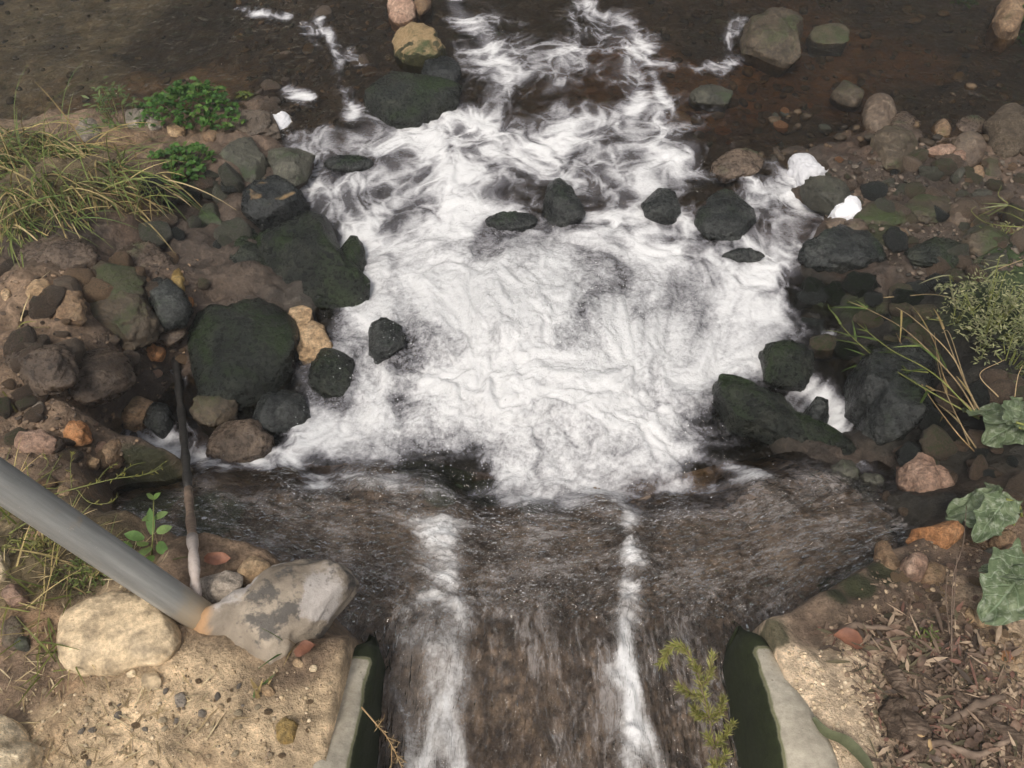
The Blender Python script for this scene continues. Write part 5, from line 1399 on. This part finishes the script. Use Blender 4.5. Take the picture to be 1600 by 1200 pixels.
# ------------------------------------------------------------------ litter, dead leaves, wood
def dead_leaf(px, py, size, ang, mat, label, group=None, lift=.006, w=.6):
    p = hit(px, py); s = size * depth_at(*p) / FPX; a = math.radians(ang)
    root_loc = p + np.array([0, 0, lift])
    v, f, t = leaf_quads(-np.array([math.cos(a), math.sin(a), 0]) * s / 2, (math.cos(a), math.sin(a), R.uniform(-.1, .15)), s, s * w, (1, 1, 1), (R.gauss(0, .25), R.gauss(0, .25), 1), 6, R.uniform(-.2, .2), R.uniform(.05, .3))
    v[:, 2] += .22 * s * noise3(v / s * 2.6 + px) ; v[:, :2] += .06 * s * np.stack([noise3(v / s * 4 + py), noise3(v / s * 4 + py + 9)], 1)
    o = mesh_obj('dead_leaf', v, f, M[mat]); o.location = root_loc; tag(o, label, 'leaf', group)
dead_leaf(344, 880, 40, 5, 'deadleaf', 'red brown dead leaf above the flat whitish block', None, .02, .5)
dead_leaf(478, 1018, 34, 30, 'deadleaf', 'red dead leaf on dirt under the patched boulder', None, .01, .7)
dead_leaf(1370, 940, 60, 0, 'deadleaf2', 'pinkish wet dead leaf at the edge of the green slime') if False else None
for k in range(70):
    x, y = in_poly([(1290,985),(1500,960),(1600,1090),(1600,1200),(1390,1200),(1350,1080)])
    dead_leaf(x, y, R.uniform(10, 26), R.uniform(0, 360), R.choice(['deadleaf2','deadleaf3','deadleaf2','deadleaf3']), 'crumpled brown dead leaf in the litter on the right bank', 'dead leaves in the right bank litter', R.uniform(.004, .014), R.uniform(.3, .7))
dead_leaf(1322, 1006, 50, 160, 'deadleaf', 'salmon pink dead leaf beyond the pale sand', None, .012, .6)
# strap of green leaf lying over the sand
q = [lp(1270,1122,.03), lp(1290,1145,.03), lp(1320,1158,.035), lp(1350,1188,.03), lp(1365,1215,.03)]
bl = spline(q, 5); V = []
for i, c in enumerate(bl):
    w = .011 * math.sin(math.pi * (.08 + .8 * i / len(bl))) ** .7
    V += [c + np.array([w * .7, w * .6, .003]), c, c - np.array([w * .7, w * .6, -.003])]
o = mesh_obj('grass_strap', V, [f for i in range(len(bl) - 1) for f in ((i*3, i*3+1, i*3+4, i*3+3), (i*3+1, i*3+2, i*3+5, i*3+4))], M['leafy'])
attr_v(o, 'tint', np.tile(np.array([[.12, .13, .07]]), (len(V), 1)))
tag(o, 'flat green strap leaf lying on the pale sand by the right wall', 'leaf')

def driftwood(pts, r, label, mat='wood', squash=.6, seed=0):
    q = spline(pts, 8); root_loc = q[0]
    rs = [r * (.55 + .6 * math.sin(math.pi * (.12 + .76 * i / len(q)))) for i in range(len(q))]
    V_, F_ = tube_data([p - root_loc for p in q], rs, 12)
    V_ = np.array([tuple(v) for v in V_])
    V_ += r * .7 * np.stack([fbm(V_ * 35 + seed, 3), fbm(V_ * 35 + 5 + seed, 3), fbm(V_ * 35 + 11 + seed, 3)], 1)
    o = mesh_obj('driftwood', V_, F_, M[mat]); o.location = root_loc
    tag(o, label, 'driftwood', 'pieces of rotten wood on the right bank'); return o
driftwood([over(1385,1035,.005), over(1405,1065,.012), over(1430,1100,.008)], .012, 'dark rotten branch lying diagonally in the litter')
driftwood([over(1392,1105,.01), over(1415,1130,.02), over(1450,1165,.008)],   .024, 'split grey brown chunk of bark in the litter', seed=4)
driftwood([over(1422,1130,.03), over(1440,1150,.03), over(1455,1170,.02)], .007, 'pale frayed splinter on the split chunk of bark', 'drytwig', seed=9)
driftwood([over(1470,1130,.005), over(1520,1105,.012), over(1570,1085,.006)], .006, 'thin brown root crossing the litter', 'barkbrown', seed=12)
driftwood([over(1400,1190,.005), over(1470,1160,.01), over(1520,1180,.008), over(1590,1150,.01)], .005, 'long thin crooked branch lying across the leaf litter', 'barkbrown', seed=15)
driftwood([over(1490,1080,.004), over(1550,1130,.01), over(1600,1160,.008)], .008, 'dull brown branch sloping over the litter', seed=18)
driftwood([over(1310,985,.004), over(1350,978,.008), over(1395,985,.004)], .006, 'thin stick on the edge of the green slime', 'barkbrown', seed=21)
items = []
for _ in range(1100):
    x, y = in_poly([(1270,985),(1400,960),(1520,960),(1600,1060),(1600,1210),(1370,1210),(1360,1080)])
    p = hit(x, y); L_ = .006 + .05 * R.random() ** 2.2; a = R.uniform(0, 6.28)
    d = np.array([math.cos(a), math.sin(a), R.uniform(-.15, .3)])
    v, f, t = leaf_quads(p + np.array([0, 0, R.uniform(0, .008)]), d, L_, R.uniform(.0012, .010), (1, 1, 1), (R.gauss(0, .5), R.gauss(0, .5), 1), 2)
    items.append((v, f, np.array(R.choice([(.13,.09,.065),(.24,.17,.12),(.055,.04,.03),(.36,.27,.19),(.19,.10,.075),(.10,.085,.05)])) * R.uniform(.7, 1.3)))
tag(scatter_mesh('litter', items, M['drygrass']), 'shredded brown plant litter covering the right bank', 'litter')
items = []
for _ in range(420):
    x, y = in_poly([(0,740),(260,860),(260,930),(90,960),(80,1060),(300,1060),(380,1120),(300,1200),(0,1200),(0,1000)])
    p = hit(x, y); L_ = R.uniform(.01, .05); a = R.uniform(0, 6.28)
    v, f, t = leaf_quads(p + np.array([0, 0, R.uniform(0, .004)]), (math.cos(a), math.sin(a), R.uniform(-.05, .15)), L_, R.uniform(.0012, .003), (1, 1, 1), None, 2)
    items.append((v, f, np.array(R.choice([(.42,.33,.19),(.34,.25,.13),(.25,.18,.10),(.48,.39,.24)])) * R.uniform(.7, 1.2)))
tag(scatter_mesh('straw', items, M['drygrass']), 'scattered bits of dry straw on the left dirt', 'straw')

# ------------------------------------------------------------------ spray over the boiling water
items = []
V1, F1 = ICO[1]
for _ in range(9000):
    x = R.gauss(.05, .34); y = R.gauss(1.62, .30)
    if y < 1.0: continue
    b = math.exp(-(((x - .05) / .62) ** 2 + ((y - 1.62) / .48) ** 2) ** 1.5)
    if R.random() > b: continue
    if noise3(np.array([[x * 14, y * 14, 3.3]]))[0] < R.uniform(-.5, .35): continue
    s = R.uniform(.0005, .0014) * (1.7 if R.random() < .06 else 1)
    z = wz1(x, y) + .02 + abs(R.gauss(0, .045)) * b
    v = V1 * s * np.array([1, 1, R.uniform(1, 2.2)])
    items.append((rot(v, R.uniform(-1, 1), R.uniform(-1, 1), 0) + np.array([x, y, z]), F1, (.9, .9, .9)))
tag(scatter_mesh('spray', items, M['drop']), 'fine water droplets flying over the boiling water', 'spray')

# ------------------------------------------------------------------ far bank trees: outside the picture, mirrored by the stream
TR, TF, TT = [], [], []; n = 0
for _ in range(9000):
    x = R.uniform(-14, 16)
    if -7.4 < x < -4.7 and R.random() < .97: continue
    y = R.uniform(7.6, 10.5); z = .2 + 7.5 * R.random() ** .9
    top = 6.3 + 1.3 * math.sin(x * .9) + .8 * math.sin(x * 2.3 + 1)
    if z > top: continue
    s = R.uniform(.16, .34)
    d = np.array([R.gauss(0, 1), R.gauss(0, 1), R.gauss(0, .6)])
    v, f, t = leaf_quads((x, y, z), d, s * 1.6, s, (1, 1, 1), (R.gauss(0, 1), -1, R.gauss(0, 1)), 1)
    TR.append((v, f, np.array(R.choice([(.035,.055,.02),(.05,.07,.025),(.028,.04,.018)])) * R.uniform(.7, 1.2)))
tag(scatter_mesh('far_trees', TR, M['leafy']), 'dense dark trees on the far bank mirrored in the stream', 'trees')

# ------------------------------------------------------------------ damp air over the fall
hz = NT('damp_air')
vol = hz.n('VolumePrincipled'); vol.inputs['Color'].default_value = (.93, .95, .98, 1); vol.inputs['Density'].default_value = .011; vol.inputs['Anisotropy'].default_value = .2
ho = hz.n('OutputMaterial'); hz.l(vol.outputs[0], ho.inputs['Volume'])
bm = bmesh.new(); bmesh.ops.create_cube(bm, size=1.0)
hv = [tuple(v.co) for v in bm.verts]; hf = [tuple(v.index for v in f.verts) for f in bm.faces]; bm.free()
haze = mesh_obj('haze', [(x * 200, y * 200 + 10, (z + .5) * 14 - 4) for x, y, z in hv], hf, hz.m, smooth=False)
tag(haze, kind='stuff')
